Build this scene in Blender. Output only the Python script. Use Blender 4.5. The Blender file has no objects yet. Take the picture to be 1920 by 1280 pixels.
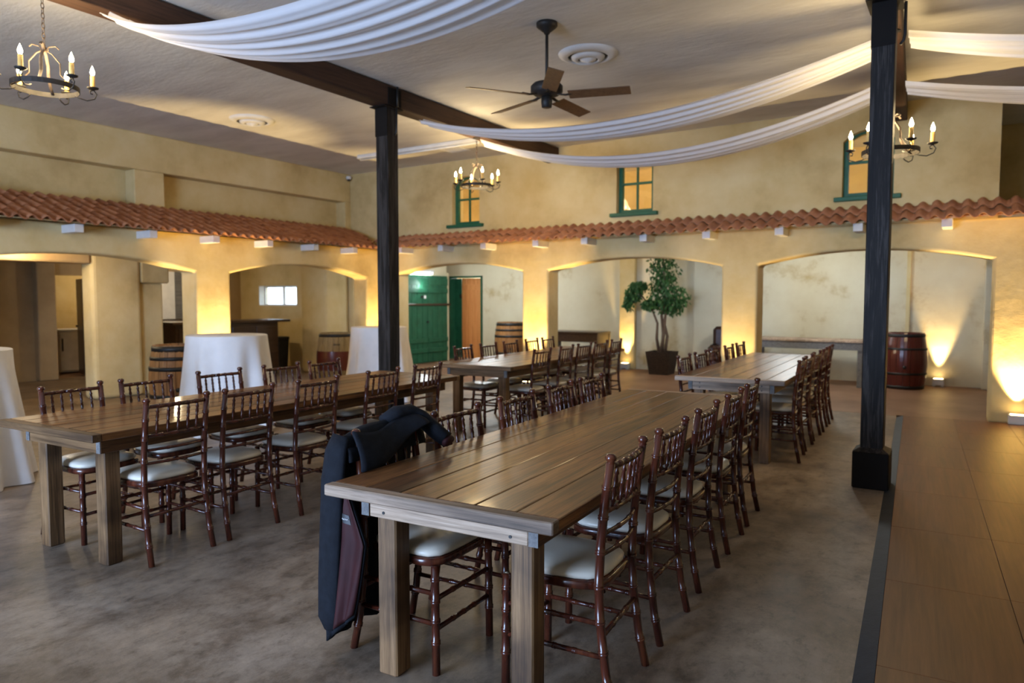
import bpy, math, random
from mathutils import Vector, Matrix
R = math.radians
random.seed(7)
sc = bpy.context.scene
COL = sc.collection

# ------------------------------------------------------------------ camera, world, exposure, daylight
F_PX, HOR, CAM_H = 1330.0, 562.0, 1.46
pitch = math.atan((640 - HOR) / F_PX)
yaw = math.atan(855 / math.hypot(F_PX, 640 - HOR))
cam = bpy.data.objects.new('camera', bpy.data.cameras.new('camera'))
COL.objects.link(cam)
cam.location = (0, 0, CAM_H)
cam.rotation_euler = (math.pi / 2 - pitch, 0, yaw)
cam.data.sensor_width = 36
cam.data.lens = F_PX / 1920 * 36
cam.data.clip_end = 200
cam.data.dof.use_dof = True
cam.data.dof.focus_distance = 3.0
cam.data.dof.aperture_fstop = 2.6
sc.camera = cam

w = bpy.data.worlds.new('world'); sc.world = w; w.use_nodes = True
w.node_tree.nodes['Background'].inputs[0].default_value = (0.60, 0.78, 1.0, 1)
w.node_tree.nodes['Background'].inputs[1].default_value = 4.0

def area(name, loc, rot, sx, sy, power, col):
    l = bpy.data.lights.new(name, 'AREA'); l.shape = 'RECTANGLE'; l.size = sx; l.size_y = sy
    l.energy = power; l.color = col
    o = bpy.data.objects.new(name, l); COL.objects.link(o); o.location = loc; o.rotation_euler = rot
    return o
# daylight falling in through the wide doorway in the front wall
area('daylight_doorway', (-3.6, -4.68, 1.35), (R(90), 0, 0), 3.4, 2.5, 460, (0.42, 0.61, 1.0))

sc.view_settings.view_transform = 'Standard'
sc.view_settings.look = 'None'
sc.view_settings.exposure = 0.78
sc.view_settings.gamma = 1
sc.view_settings.use_curve_mapping = False
sc.cycles.use_denoising = True
sc.cycles.max_bounces = 8
sc.cycles.diffuse_bounces = 5
sc.cycles.sample_clamp_indirect = 6.0

# ------------------------------------------------------------------ materials
MATS = {}
def mat(name, col, rough=0.7, metal=0, coat=0, emit=None, estr=0, spec=0.5):
    m = bpy.data.materials.new(name); m.use_nodes = True
    b = m.node_tree.nodes['Principled BSDF']
    b.inputs['Base Color'].default_value = (*col, 1)
    b.inputs['Roughness'].default_value = rough
    b.inputs['Metallic'].default_value = metal
    b.inputs['Specular IOR Level'].default_value = spec
    b.inputs['Coat Weight'].default_value = coat
    b.inputs['Coat Roughness'].default_value = 0.08
    if emit:
        b.inputs['Emission Color'].default_value = (*emit, 1)
        b.inputs['Emission Strength'].default_value = estr
    MATS[name] = m
    return m

def N(m, t, **kw):
    n = m.node_tree.nodes.new(t)
    for k, v in kw.items():
        if k in n.inputs: n.inputs[k].default_value = v
        else: setattr(n, k, v)
    return n
def L(m, a, ao, b, bi): m.node_tree.links.new(a.outputs[ao], b.inputs[bi])

def ramp(m, fac_node, fac_out, stops):
    r = m.node_tree.nodes.new('ShaderNodeValToRGB')
    el = r.color_ramp.elements
    while len(el) < len(stops): el.new(0.5)
    for e, (p, c) in zip(el, stops):
        e.position = p; e.color = (*c, 1)
    L(m, fac_node, fac_out, r, 'Fac')
    return r

def mottled(name, stops, scale=1.2, detail=6, rough=0.85, bump=0.25, bscale=9, stretch=(1, 1, 1), spec=0.3, rnd=False):
    """blotchy material in object/world metres with fine relief"""
    m = mat(name, stops[0][1], rough, spec=spec)
    b = m.node_tree.nodes['Principled BSDF']
    tc = N(m, 'ShaderNodeTexCoord')
    mp = N(m, 'ShaderNodeMapping'); mp.inputs['Scale'].default_value = stretch
    L(m, tc, 'Object', mp, 'Vector')
    src = mp
    if rnd:
        oi = N(m, 'ShaderNodeObjectInfo')
        ml = N(m, 'ShaderNodeVectorMath', operation='MULTIPLY_ADD')
        ml.inputs[0].default_value = (0, 0, 0)
        cb = N(m, 'ShaderNodeCombineXYZ'); mu = N(m, 'ShaderNodeMath', operation='MULTIPLY'); mu.inputs[1].default_value = 37.0
        L(m, oi, 'Random', mu, 0); L(m, mu, 0, cb, 'X'); L(m, mu, 0, cb, 'Y'); L(m, mu, 0, cb, 'Z')
        ad = N(m, 'ShaderNodeVectorMath', operation='ADD')
        L(m, mp, 'Vector', ad, 0); L(m, cb, 'Vector', ad, 1)
        src = ad
    n = N(m, 'ShaderNodeTexNoise', Scale=scale, Detail=detail, Roughness=0.62)
    L(m, src, 0, n, 'Vector')
    r = ramp(m, n, 'Fac', stops)
    L(m, r, 'Color', b, 'Base Color')
    n2 = N(m, 'ShaderNodeTexNoise', Scale=bscale, Detail=8, Roughness=0.6)
    L(m, src, 0, n2, 'Vector')
    bp = N(m, 'ShaderNodeBump', Strength=bump, Distance=0.02)
    L(m, n2, 'Fac', bp, 'Height'); L(m, bp, 'Normal', b, 'Normal')
    return m

def wood(name, stops, rough=0.4, scale=(14, 0.9, 14), bump=0.15, coat=0.0, knots=True, spec=0.4):
    """grain running along local Y of the piece"""
    m = mat(name, stops[0][1], rough, spec=spec, coat=coat)
    b = m.node_tree.nodes['Principled BSDF']
    tc = N(m, 'ShaderNodeTexCoord'); oi = N(m, 'ShaderNodeObjectInfo')
    mu = N(m, 'ShaderNodeMath', operation='MULTIPLY'); mu.inputs[1].default_value = 53.0
    cb = N(m, 'ShaderNodeCombineXYZ'); ad = N(m, 'ShaderNodeVectorMath', operation='ADD')
    L(m, oi, 'Random', mu, 0)
    for k in 'XYZ': L(m, mu, 0, cb, k)
    L(m, tc, 'Object', ad, 0); L(m, cb, 'Vector', ad, 1)
    mp = N(m, 'ShaderNodeMapping'); mp.inputs['Scale'].default_value = scale
    L(m, ad, 0, mp, 'Vector')
    n = N(m, 'ShaderNodeTexNoise', Scale=1.6, Detail=8, Roughness=0.65, Distortion=0.9)
    L(m, mp, 0, n, 'Vector')
    mpf = N(m, 'ShaderNodeMapping'); mpf.inputs['Scale'].default_value = tuple(k*5 if k > 2 else k*1.6 for k in scale)
    L(m, ad, 0, mpf, 'Vector')
    nf = N(m, 'ShaderNodeTexNoise', Scale=1.6, Detail=6, Roughness=0.7, Distortion=0.5); L(m, mpf, 0, nf, 'Vector')
    mxn = N(m, 'ShaderNodeMix', data_type='FLOAT'); mxn.inputs[0].default_value = 0.5
    L(m, n, 'Fac', mxn, 2); L(m, nf, 'Fac', mxn, 3)
    r = ramp(m, mxn, 0, [(0.5 + (p - 0.5)*0.62, c) for p, c in stops])
    L(m, r, 'Color', b, 'Base Color')
    if knots:
        mp2 = N(m, 'ShaderNodeMapping'); mp2.inputs['Scale'].default_value = (1.5, 0.45, 1.5)
        L(m, ad, 0, mp2, 'Vector')
        n3 = N(m, 'ShaderNodeTexNoise', Scale=2.2, Detail=3, Roughness=0.5)
        L(m, mp2, 0, n3, 'Vector')
        r3 = ramp(m, n3, 'Fac', [(0.33, (0.42, 0.38, 0.36)), (0.45, (0.85, 0.82, 0.8)), (0.62, (1.2, 1.15, 1.1))])
        mx = N(m, 'ShaderNodeMix', data_type='RGBA', blend_type='MULTIPLY'); mx.inputs[0].default_value = 1
        L(m, r, 'Color', mx, 6); L(m, r3, 'Color', mx, 7); L(m, mx, 2, b, 'Base Color')
    bp = N(m, 'ShaderNodeBump', Strength=bump, Distance=0.004)
    L(m, n, 'Fac', bp, 'Height'); L(m, bp, 'Normal', b, 'Normal')
    return m

mottled('plaster', [(0.25, (0.43, 0.31, 0.13)), (0.47, (0.62, 0.485, 0.235)), (0.72, (0.72, 0.60, 0.345))], 1.1, 6, 0.85, 0.35, 5)
mottled('plaster_pale', [(0.30, (0.48, 0.36, 0.18)), (0.42, (0.66, 0.58, 0.40)), (0.75, (0.74, 0.68, 0.50))], 1.3, 6, 0.8, 0.3, 4)
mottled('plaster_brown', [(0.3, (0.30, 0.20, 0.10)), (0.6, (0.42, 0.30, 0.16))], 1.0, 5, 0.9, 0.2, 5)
mottled('ceiling_plaster', [(0.3, (0.52, 0.50, 0.46)), (0.6, (0.66, 0.645, 0.60))], 0.8, 7, 0.9, 0.3, 6, (1, 3, 1))
def concrete():
    m = mottled('concrete', [(0.30, (0.10, 0.07, 0.048)), (0.44, (0.19, 0.142, 0.102)), (0.56, (0.265, 0.205, 0.152)), (0.75, (0.36, 0.29, 0.23))], 0.9, 9, 0.5, 0.12, 14, (1, 1, 1), 0.4)
    b = m.node_tree.nodes['Principled BSDF']
    tc = N(m, 'ShaderNodeTexCoord')
    mpc = N(m, 'ShaderNodeMapping'); mpc.inputs['Scale'].default_value = (1.0, 0.6, 1.0); L(m, tc, 'Object', mpc, 'Vector')
    n = N(m, 'ShaderNodeTexNoise', Scale=3.6, Detail=12, Roughness=0.78, Distortion=0.25); L(m, mpc, 0, n, 'Vector')
    r = ramp(m, n, 'Fac', [(0.28, (0.22, 0.19, 0.17)), (0.42, (0.66, 0.62, 0.59)), (0.52, (1.0, 1.0, 1.0)), (0.68, (1.35, 1.34, 1.32))])
    old = b.inputs['Base Color'].links[0].from_socket
    mx = N(m, 'ShaderNodeMix', data_type='RGBA', blend_type='MULTIPLY'); mx.inputs[0].default_value = 1.0
    m.node_tree.links.new(old, mx.inputs[6]); L(m, r, 'Color', mx, 7)
    n4 = N(m, 'ShaderNodeTexNoise', Scale=13.0, Detail=8, Roughness=0.75); L(m, mpc, 0, n4, 'Vector')
    r4 = ramp(m, n4, 'Fac', [(0.32, (0.5, 0.47, 0.45)), (0.46, (0.95, 0.94, 0.93)), (0.65, (1.12, 1.11, 1.1))])
    mx4 = N(m, 'ShaderNodeMix', data_type='RGBA', blend_type='MULTIPLY'); mx4.inputs[0].default_value = 1.0
    L(m, mx, 2, mx4, 6); L(m, r4, 'Color', mx4, 7); L(m, mx4, 2, b, 'Base Color')
    rr = ramp(m, n, 'Fac', [(0.3, (0.35,) * 3), (0.7, (0.6,) * 3)])
    L(m, rr, 'Color', b, 'Roughness')
concrete()
mottled('terracotta_floor', [(0.3, (0.17, 0.085, 0.05)), (0.6, (0.27, 0.15, 0.09))], 1.5, 6, 0.45, 0.1, 10)
mottled('tile', [(0.3, (0.24, 0.095, 0.045)), (0.55, (0.39, 0.17, 0.085)), (0.8, (0.47, 0.24, 0.135))], 3.0, 5, 0.85, 0.3, 30, rnd=True)
wood('table_wood', [(0.30, (0.045, 0.019, 0.007)), (0.5, (0.165, 0.070, 0.023)), (0.72, (0.30, 0.138, 0.047))], 0.40, coat=0.15)
wood('worn_wood', [(0.30, (0.16, 0.12, 0.085)), (0.5, (0.37, 0.27, 0.19)), (0.72, (0.53, 0.42, 0.32))], 0.6)
wood('leg_wood', [(0.30, (0.065, 0.034, 0.014)), (0.5, (0.165, 0.092, 0.04)), (0.75, (0.29, 0.175, 0.085))], 0.55)
wood('side_wood', [(0.30, (0.04, 0.017, 0.007)), (0.55, (0.12, 0.055, 0.02)), (0.8, (0.2, 0.1, 0.04))], 0.45)
wood('endgrain', [(0.3, (0.10, 0.10, 0.10)), (0.7, (0.22, 0.21, 0.20))], 0.75, knots=False)
wood('beam_wood', [(0.3, (0.022, 0.010, 0.006)), (0.6, (0.065, 0.03, 0.017))], 0.7, scale=(9, 0.7, 9), knots=False)
def post_wood():
    m = wood('post_wood', [(0.25, (0.006, 0.005, 0.0045)), (0.5, (0.015, 0.012, 0.0105)), (0.6, (0.05, 0.043, 0.039)), (0.8, (0.010, 0.008, 0.007))], 0.6, spec=0.2, scale=(8, 8, 0.7), bump=0.5, knots=False)
post_wood()
wood('floor_wood', [(0.3, (0.085, 0.028, 0.009)), (0.6, (0.135, 0.048, 0.016)), (0.8, (0.17, 0.066, 0.024))], 0.42, scale=(7, 0.6, 7), spec=0.35, knots=False)
wood('barrel_oak', [(0.3, (0.20, 0.09, 0.028)), (0.7, (0.46, 0.225, 0.075))], 0.6, scale=(9, 9, 0.8), knots=False)
wood('barrel_pale', [(0.3, (0.20, 0.14, 0.06)), (0.7, (0.36, 0.27, 0.13))], 0.65, scale=(9, 9, 0.8), knots=False)
mat('barrel_red', (0.10, 0.016, 0.012), 0.3, coat=0.3)
mat('mahogany', (0.075, 0.017, 0.008), 0.26, coat=0.35, spec=0.4)
def mahog():
    m = MATS['mahogany']; b = m.node_tree.nodes['Principled BSDF']
    tc = N(m, 'ShaderNodeTexCoord'); oi = N(m, 'ShaderNodeObjectInfo'); ad = N(m, 'ShaderNodeVectorMath', operation='ADD')
    L(m, tc, 'Object', ad, 0); L(m, oi, 'Random', ad, 1)
    mp = N(m, 'ShaderNodeMapping'); mp.inputs['Scale'].default_value = (30, 30, 3); L(m, ad, 0, mp, 0)
    n = N(m, 'ShaderNodeTexNoise', Scale=1.0, Detail=4); L(m, mp, 0, n, 'Vector')
    r = ramp(m, n, 'Fac', [(0.3, (0.032, 0.007, 0.004)), (0.55, (0.075, 0.017, 0.008)), (0.8, (0.15, 0.042, 0.016))]); L(m, r, 'Color', b, 'Base Color')
mahog()
mottled('ivory_vinyl', [(0.3, (0.66, 0.60, 0.49)), (0.7, (0.74, 0.68, 0.57))], 3, 3, 0.33, 0.05, 40, spec=0.5)
mottled('cloth_white', [(0.3, (0.72, 0.70, 0.69)), (0.7, (0.80, 0.78, 0.77))], 4, 3, 0.9, 0.05, 60, spec=0.1)
def drape_mat():
    m = mat('drape', (0.85, 0.84, 0.86), 0.9, spec=0.1)
    b = m.node_tree.nodes['Principled BSDF']
    t = N(m, 'ShaderNodeBsdfTranslucent'); t.inputs['Color'].default_value = (0.85, 0.83, 0.82, 1)
    mx = N(m, 'ShaderNodeMixShader'); mx.inputs[0].default_value = 0.35
    out = m.node_tree.nodes['Material Output']
    L(m, b, 0, mx, 1); L(m, t, 0, mx, 2); L(m, mx, 0, out, 0)
    tc = N(m, 'ShaderNodeTexCoord'); n = N(m, 'ShaderNodeTexNoise', Scale=30, Detail=2); L(m, tc, 'Object', n, 'Vector')
    bp = N(m, 'ShaderNodeBump', Strength=0.04); L(m, n, 'Fac', bp, 'Height'); L(m, bp, 0, b, 'Normal')
drape_mat()
mottled('iron', [(0.3, (0.012, 0.011, 0.010)), (0.7, (0.035, 0.03, 0.027))], 14, 4, 0.5, 0.2, 40)
mottled('iron_bronze', [(0.3, (0.05, 0.035, 0.025)), (0.7, (0.13, 0.095, 0.07))], 14, 4, 0.55, 0.2, 40)
mottled('candle', [(0.3, (0.78, 0.46, 0.12)), (0.7, (0.85, 0.58, 0.2))], 20, 3, 0.5, 0.1, 60)
mat('bulb', (1, 0.9, 0.7), 0.3, emit=(1.0, 0.78, 0.45), estr=45)
mottled('white_paint', [(0.3, (0.62, 0.62, 0.62)), (0.7, (0.74, 0.74, 0.73))], 5, 3, 0.6, 0.05, 20)
mottled('green_paint', [(0.3, (0.012, 0.085, 0.045)), (0.7, (0.022, 0.13, 0.07))], 6, 4, 0.45, 0.1, 25, rnd=True)
wood('orange_wood', [(0.3, (0.70, 0.25, 0.065)), (0.7, (0.90, 0.40, 0.13))], 0.5, scale=(10, 10, 0.8), knots=False)
wood('dark_wood', [(0.3, (0.02, 0.009, 0.005)), (0.7, (0.075, 0.035, 0.016))], 0.35, coat=0.15, knots=False)
wood('fan_blade_wood', [(0.3, (0.10, 0.05, 0.022)), (0.7, (0.19, 0.10, 0.045))], 0.5, scale=(14, 14, 14), knots=False)
mat('black', (0.008, 0.008, 0.008), 0.5)
mat('matt_black', (0.010, 0.008, 0.007), 0.75, spec=0.15)
mottled('black_rubber', [(0.3, (0.010, 0.012, 0.016)), (0.7, (0.02, 0.024, 0.03))], 8, 3, 0.6, 0.1, 40)
def glass_mat():
    m = mat('glass', (0.9, 0.95, 0.95), 0.05)
    g = N(m, 'ShaderNodeBsdfGlossy'); g.inputs['Roughness'].default_value = 0.03
    t = N(m, 'ShaderNodeBsdfTransparent'); mx = N(m, 'ShaderNodeMixShader'); mx.inputs[0].default_value = 0.03
    out = m.node_tree.nodes['Material Output']
    L(m, t, 0, mx, 1); L(m, g, 0, mx, 2); L(m, mx, 0, out, 0)
glass_mat()
mat('tube_light', (1, 1, 1), 0.4, emit=(0.85, 0.95, 1.0), estr=14)
mat('lens_glow', (1, 0.9, 0.7), 0.4, emit=(1.0, 0.72, 0.32), estr=10)
mottled('leaf', [(0.3, (0.022, 0.085, 0.02)), (0.7, (0.085, 0.20, 0.05))], 9, 3, 0.5, 0.1, 20)
wood('bark', [(0.3, (0.10, 0.06, 0.035)), (0.7, (0.22, 0.14, 0.09))], 0.8, scale=(20, 20, 3), knots=False)
mottled('basket', [(0.3, (0.02, 0.012, 0.008)), (0.7, (0.06, 0.035, 0.02))], 30, 3, 0.7, 0.5, 60)
mottled('navy_wool', [(0.3, (0.006, 0.007, 0.010)), (0.7, (0.011, 0.013, 0.018))], 30, 4, 0.85, 0.15, 200, spec=0.2)
mottled('maroon_lining', [(0.3, (0.026, 0.004, 0.005)), (0.7, (0.040, 0.007, 0.008))], 10, 3, 0.7, 0.05, 60)
mottled('leather', [(0.3, (0.03, 0.012, 0.008)), (0.7, (0.07, 0.028, 0.016))], 10, 3, 0.35, 0.1, 60)

# ------------------------------------------------------------------ mesh helpers
class MB:
    def __init__(s): s.v = []; s.f = []; s.sm = []
    def add(s, vs, fs, smooth=False):
        o = len(s.v); s.v += [tuple(p) for p in vs]
        for f in fs: s.f.append([i + o for i in f]); s.sm.append(smooth)
    def box(s, x0, x1, y0, y1, z0, z1):
        vs = [(x0,y0,z0),(x1,y0,z0),(x1,y1,z0),(x0,y1,z0),(x0,y0,z1),(x1,y0,z1),(x1,y1,z1),(x0,y1,z1)]
        s.add(vs, [(0,3,2,1),(4,5,6,7),(0,1,5,4),(1,2,6,5),(2,3,7,6),(3,0,4,7)])
    def chbox(s, x0, x1, y0, y1, z0, z1, c=0.004):
        """box with chamfered vertical + top edges"""
        def ring(z, d): return [(x0+d,y0+c+d*0,z) if False else p for p in [(x0+c+d,y0+d,z),(x1-c-d,y0+d,z),(x1-d,y0+c+d,z),(x1-d,y1-c-d,z),(x1-c-d,y1-d,z),(x0+c+d,y1-d,z),(x0+d,y1-c-d,z),(x0+d,y0+c+d,z)]]
        rs = [ring(z0, c), ring(z0 + c, 0), ring(z1 - c, 0), ring(z1, c)]
        vs = sum(rs, []); fs = []
        for k in range(3):
            for i in range(8):
                j = (i + 1) % 8; fs.append((k*8+i, k*8+j, k*8+8+j, k*8+8+i))
        fs.append(tuple(range(7, -1, -1))); fs.append(tuple(range(24, 32)))
        s.add(vs, fs)
    def lathe(s, prof, n=16, axis='z', c=(0,0,0), cap=True, smooth=True):
        vs = []; fs = []
        for (r, z) in prof:
            for i in range(n):
                a = 2*math.pi*i/n; p = (r*math.cos(a), r*math.sin(a), z)
                if axis == 'x': p = (p[2], p[0], p[1])
                if axis == 'y': p = (p[0], p[2], p[1])
                vs.append((p[0]+c[0], p[1]+c[1], p[2]+c[2]))
        for k in range(len(prof)-1):
            for i in range(n):
                j = (i+1) % n; fs.append((k*n+i, k*n+j, k*n+n+j, k*n+n+i))
        if cap: fs.append(tuple(range(n-1, -1, -1))); fs.append(tuple(range((len(prof)-1)*n, len(prof)*n)))
        s.add(vs, fs, smooth)
    def tube(s, pts, rad, n=8, cap=True, smooth=True, flat=None):
        """sweep along pts; rad float or list; flat=(a,b) scales the two cross axes"""
        pts = [Vector(p) for p in pts]; m = len(pts)
        rad = rad if isinstance(rad, (list, tuple)) else [rad]*m
        t0 = (pts[1]-pts[0]).normalized()
        up = Vector((0,0,1)) if abs(t0.z) < 0.9 else Vector((0,1,0))
        u = t0.cross(up).normalized()
        vs = []; fs = []; a1, a2 = flat or (1, 1)
        for k in range(m):
            t = (pts[min(k+1,m-1)]-pts[max(k-1,0)]).normalized()
            u = (u - t*u.dot(t)).normalized(); v = t.cross(u)
            for i in range(n):
                a = 2*math.pi*i/n
                vs.append(pts[k] + u*(rad[k]*a1*math.cos(a)) + v*(rad[k]*a2*math.sin(a)))
        for k in range(m-1):
            for i in range(n):
                j = (i+1) % n; fs.append((k*n+i, k*n+j, k*n+n+j, k*n+n+i))
        if cap: fs.append(tuple(range(n-1,-1,-1))); fs.append(tuple(range((m-1)*n, m*n)))
        s.add(vs, fs, smooth)
    def sheet(s, fn, nu, nv, thick=None, smooth=True):
        vs = [fn(i/nu, j/nv) for j in range(nv+1) for i in range(nu+1)]
        fs = [(j*(nu+1)+i, j*(nu+1)+i+1, (j+1)*(nu+1)+i+1, (j+1)*(nu+1)+i) for j in range(nv) for i in range(nu)]
        s.add(vs, fs, smooth)
    def extrude_poly(s, poly, fn0, fn1):
        """ngon prism; poly list of 2d, fn0/fn1 map 2d -> 3d"""
        n = len(poly)
        vs = [fn0(p) for p in poly] + [fn1(p) for p in poly]
        fs = [tuple(range(n)), tuple(range(2*n-1, n-1, -1))]
        for i in range(n):
            j = (i+1) % n; fs.append((i, i+n, j+n, j))
        s.add(vs, fs)
    def mesh(s, name, m):
        me = bpy.data.meshes.new(name); me.from_pydata(s.v, [], s.f); me.update()
        me.polygons.foreach_set('use_smooth', s.sm)
        me.materials.append(MATS[m])
        return me
    def build(s, name, m, parent=None, loc=(0,0,0), rot=(0,0,0)):
        return obj(name, s.mesh(name, m), parent, loc, rot)
def obj(name, me, parent=None, loc=(0,0,0), rot=(0,0,0)):
    o = bpy.data.objects.new(name, me); COL.objects.link(o)
    o.parent = parent; o.location = loc; o.rotation_euler = rot
    return o
def fixn(o):
    import bmesh
    bm = bmesh.new(); bm.from_mesh(o.data); bmesh.ops.recalc_face_normals(bm, faces=bm.faces); bm.to_mesh(o.data); bm.free()
    return o
def bevel(o, wd=0.03, seg=3, ang=40):
    b = o.modifiers.new('soft_edges', 'BEVEL'); b.width = wd; b.segments = seg; b.limit_method = 'ANGLE'; b.angle_limit = R(ang)
    return o
def solid(o, t, off=0):
    b = o.modifiers.new('thickness', 'SOLIDIFY'); b.thickness = t; b.offset = off
    return o
def empty(name, loc=(0,0,0), rz=0):
    o = bpy.data.objects.new(name, None); COL.objects.link(o); o.location = loc; o.rotation_euler = (0,0,rz); o.empty_display_size = 0.1
    return o
def tag(o, label, cat, group=None):
    o['label'] = label; o['category'] = cat
    if group: o['group'] = group
    return o
def struct(o, label=None):
    o['kind'] = 'structure'
    if label: o['label'] = label
    return o
KIDS = {}
def kids(o): return [c for c in bpy.data.objects if c.parent == o]
def copy_tree(o, parent=None, cache=None):
    c = o.copy(); COL.objects.link(c); c.parent = parent
    for ch in o.children: copy_tree(ch, c)
    return c
def S(bm, name, m, label=None): return struct(bm.build(name, m), label)
def boxS(name, m, *b, label=None):
    q = MB(); q.box(*b); return S(q, name, m, label)

# ------------------------------------------------------------------ the setting: floor, ceiling, walls
CEIL = 3.94
boxS('floor', 'concrete', -14.2, 4.8, -4.6, 10.1, -0.1, 0.0)
boxS('floor_corridor', 'terracotta_floor', -16.5, 4.8, 10.1, 14.3, -0.1, 0.001)
boxS('floor_alcove', 'terracotta_floor', -16.5, -14.2, -4.6, 10.1, -0.1, 0.0)
boxS('ceiling', 'ceiling_plaster', -10.9, 4.8, -4.6, 10.6, CEIL, CEIL + 0.2)
boxS('ceiling_recess', 'ceiling_plaster', 0.27, 4.8, 10.6, 12.4, CEIL, CEIL + 0.2)

def arch_pts(a, b, spring, rise, n=18):
    """points from a to b along a segmental arch"""
    half = (b - a) / 2; c = (a + b) / 2
    rad = (half*half + rise*rise) / (2*rise); cz = spring + rise - rad
    th = math.asin(half / rad)
    return [(c + rad*math.sin(-th + 2*th*i/n), cz + rad*math.cos(-th + 2*th*i/n)) for i in range(n+1)]

def arcade(name, x0, x1, arches, spring, rise, top, fn0, fn1, m='plaster'):
    poly = [(x0, 0)]
    for a, b in arches:
        poly.append((a, 0)); poly += arch_pts(a, b, spring, rise); poly.append((b, 0))
    poly += [(x1, 0), (x1, top), (x0, top)]
    q = MB(); q.extrude_poly(poly, fn0, fn1)
    o = fixn(struct(q.build(name, m)))
    bevel(o, 0.035, 3, 35)
    return o
YB, XL = 10.126, -9.56
arcade('wall_back_arcade', XL - 0.02, 3.2, [(-9.09, -6.297), (-5.794, -2.961), (-2.46, 0.234)], 1.936, 0.17, 2.42,
       lambda p: (p[0], YB, p[1]), lambda p: (p[0], YB + 0.36, p[1]))
arcade('wall_left_arcade', -4.6, YB + 0.2, [(-0.25, 2.6), (3.2, 6.283), (6.877, 9.82)], 1.866, 0.19, 2.42,
       lambda p: (XL, p[0], p[1]), lambda p: (XL - 0.36, p[0], p[1]))

# upper back wall with three arched window openings
WIN = [(-7.87, -7.27), (-4.66, -4.06), (-1.44, -0.84)]
def upper_back():
    yb0, yb1 = 10.27, 10.60
    # outline split into pieces between the windows so that every opening is clean
    q = MB(); zs, zsp = 2.80, 3.52
    xs = [-10.9]
    for a, b in WIN: xs += [a, b]
    xs.append(0.27)
    for i in range(0, len(xs), 2): q.box(xs[i], xs[i+1], yb0, yb1, 2.2, CEIL)
    for a, b in WIN:
        q.box(a, b, yb0, yb1, 2.2, zs)
        ap = arch_pts(a, b, zsp, 0.13, 12)
        q.extrude_poly(ap + [(b, CEIL), (a, CEIL)], lambda p: (p[0], yb0, p[1]), lambda p: (p[0], yb1, p[1]))
    return fixn(S(q, 'wall_back', 'plaster'))
upper_back()
# recess at the right end of the upper wall
boxS('wall_recess_side', 'plaster', 0.0, 0.27, 10.6, 12.4, 2.55, CEIL)
boxS('wall_recess_back', 'plaster', 0.0, 4.8, 12.4, 12.6, 2.55, CEIL + 0.2)
# upper left wall with two shallow recesses
def upper_left():
    q = MB(); q.box(-10.95, -10.66, -4.6, 10.3, 2.2, CEIL); return S(q, 'wall_left', 'plaster')
upper_left()
q = MB(); q.box(-10.66, -10.41, -4.6, 10.27, 3.39, CEIL); bevel(S(q, 'wall_left_band', 'plaster'), 0.015, 2)
q = MB(); q.box(-10.66, -10.41, 5.90, 6.37, 2.43, 3.389); bevel(S(q, 'wall_left_pier', 'plaster'), 0.015, 2)
q = MB(); q.box(-10.66, -10.41, 10.12, 10.27, 2.43, 3.389); S(q, 'wall_left_corner', 'plaster')
# unseen enclosing walls
boxS('wall_right', 'plaster', 4.6, 4.8, -4.6, 14.3, 0, CEIL + 0.2)
q = MB(); q.box(-9.6, -5.5, -4.8, -4.6, 0, CEIL); q.box(-1.7, 4.8, -4.8, -4.6, 0, CEIL); q.box(-5.5, -1.7, -4.8, -4.6, 2.75, CEIL)
q.box(-16.5, -9.6, -4.8, -4.6, 0, CEIL)
S(q, 'wall_front', 'plaster')

# corridor behind the back arcade
YC = 14.04
q = MB(); q.box(-9.85, 4.8, YC, YC + 0.25, 0, 2.9); q.box(-11.6, -10.87, YC, YC + 0.25, 0, 2.9); q.box(-10.87, -9.85, YC, YC + 0.25, 2.04, 2.9)
S(q, 'wall_corridor', 'plaster_pale')
boxS('ceiling_corridor', 'ceiling_plaster', -11.6, 0.2, 10.45, 14.3, 2.62, 2.8)
boxS('ceiling_corridor_end', 'ceiling_plaster', 0.2, 4.8, 10.45, 14.3, 2.43, 2.55)
q = MB(); q.box(-11.6, -10.5, 10.62, 13.46, 0, 2.9); S(q, 'wall_corridor_left', 'plaster_pale')
q = MB(); q.box(-6.24, -5.88, YC - 0.1, YC, 0, 2.7); bevel(S(q, 'wall_pilaster', 'plaster'), 0.02, 2)
q = MB(); q.box(-4.62, -4.0, YC - 0.14, YC, 0, 2.7); bevel(S(q, 'wall_pilaster_wide', 'plaster_pale'), 0.02, 2)
q = MB(); q.box(-0.90, -0.84, YC - 0.05, YC, 0, 2.7); S(q, 'trim_1', 'plaster')
q = MB(); q.box(-0.2 + 0.42, 1.2, YC - 0.25, YC, 0, 2.7); bevel(S(q, 'wall_corridor_pier', 'plaster_pale'), 0.02, 2)
boxS('wall_orange_doorway_end', 'plaster_pale', -11.6, -9.0, 15.3, 15.4, 0, 2.9)
q = MB(); q.box(-9.85, -9.7, YC + 0.25, 15.3, 0, 2.9); q.box(-11.6, -11.5, 13.46, 15.3, 0, 2.9); S(q, 'wall_orange_doorway_side', 'plaster_pale')
boxS('ceiling_doorway', 'ceiling_plaster', -11.6, -9.7, 14.2, 15.4, 2.5, 2.6)
boxS('floor_doorway', 'terracotta_floor', -11.6, -9.7, 14.3, 15.4, -0.1, 0.0)

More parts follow.
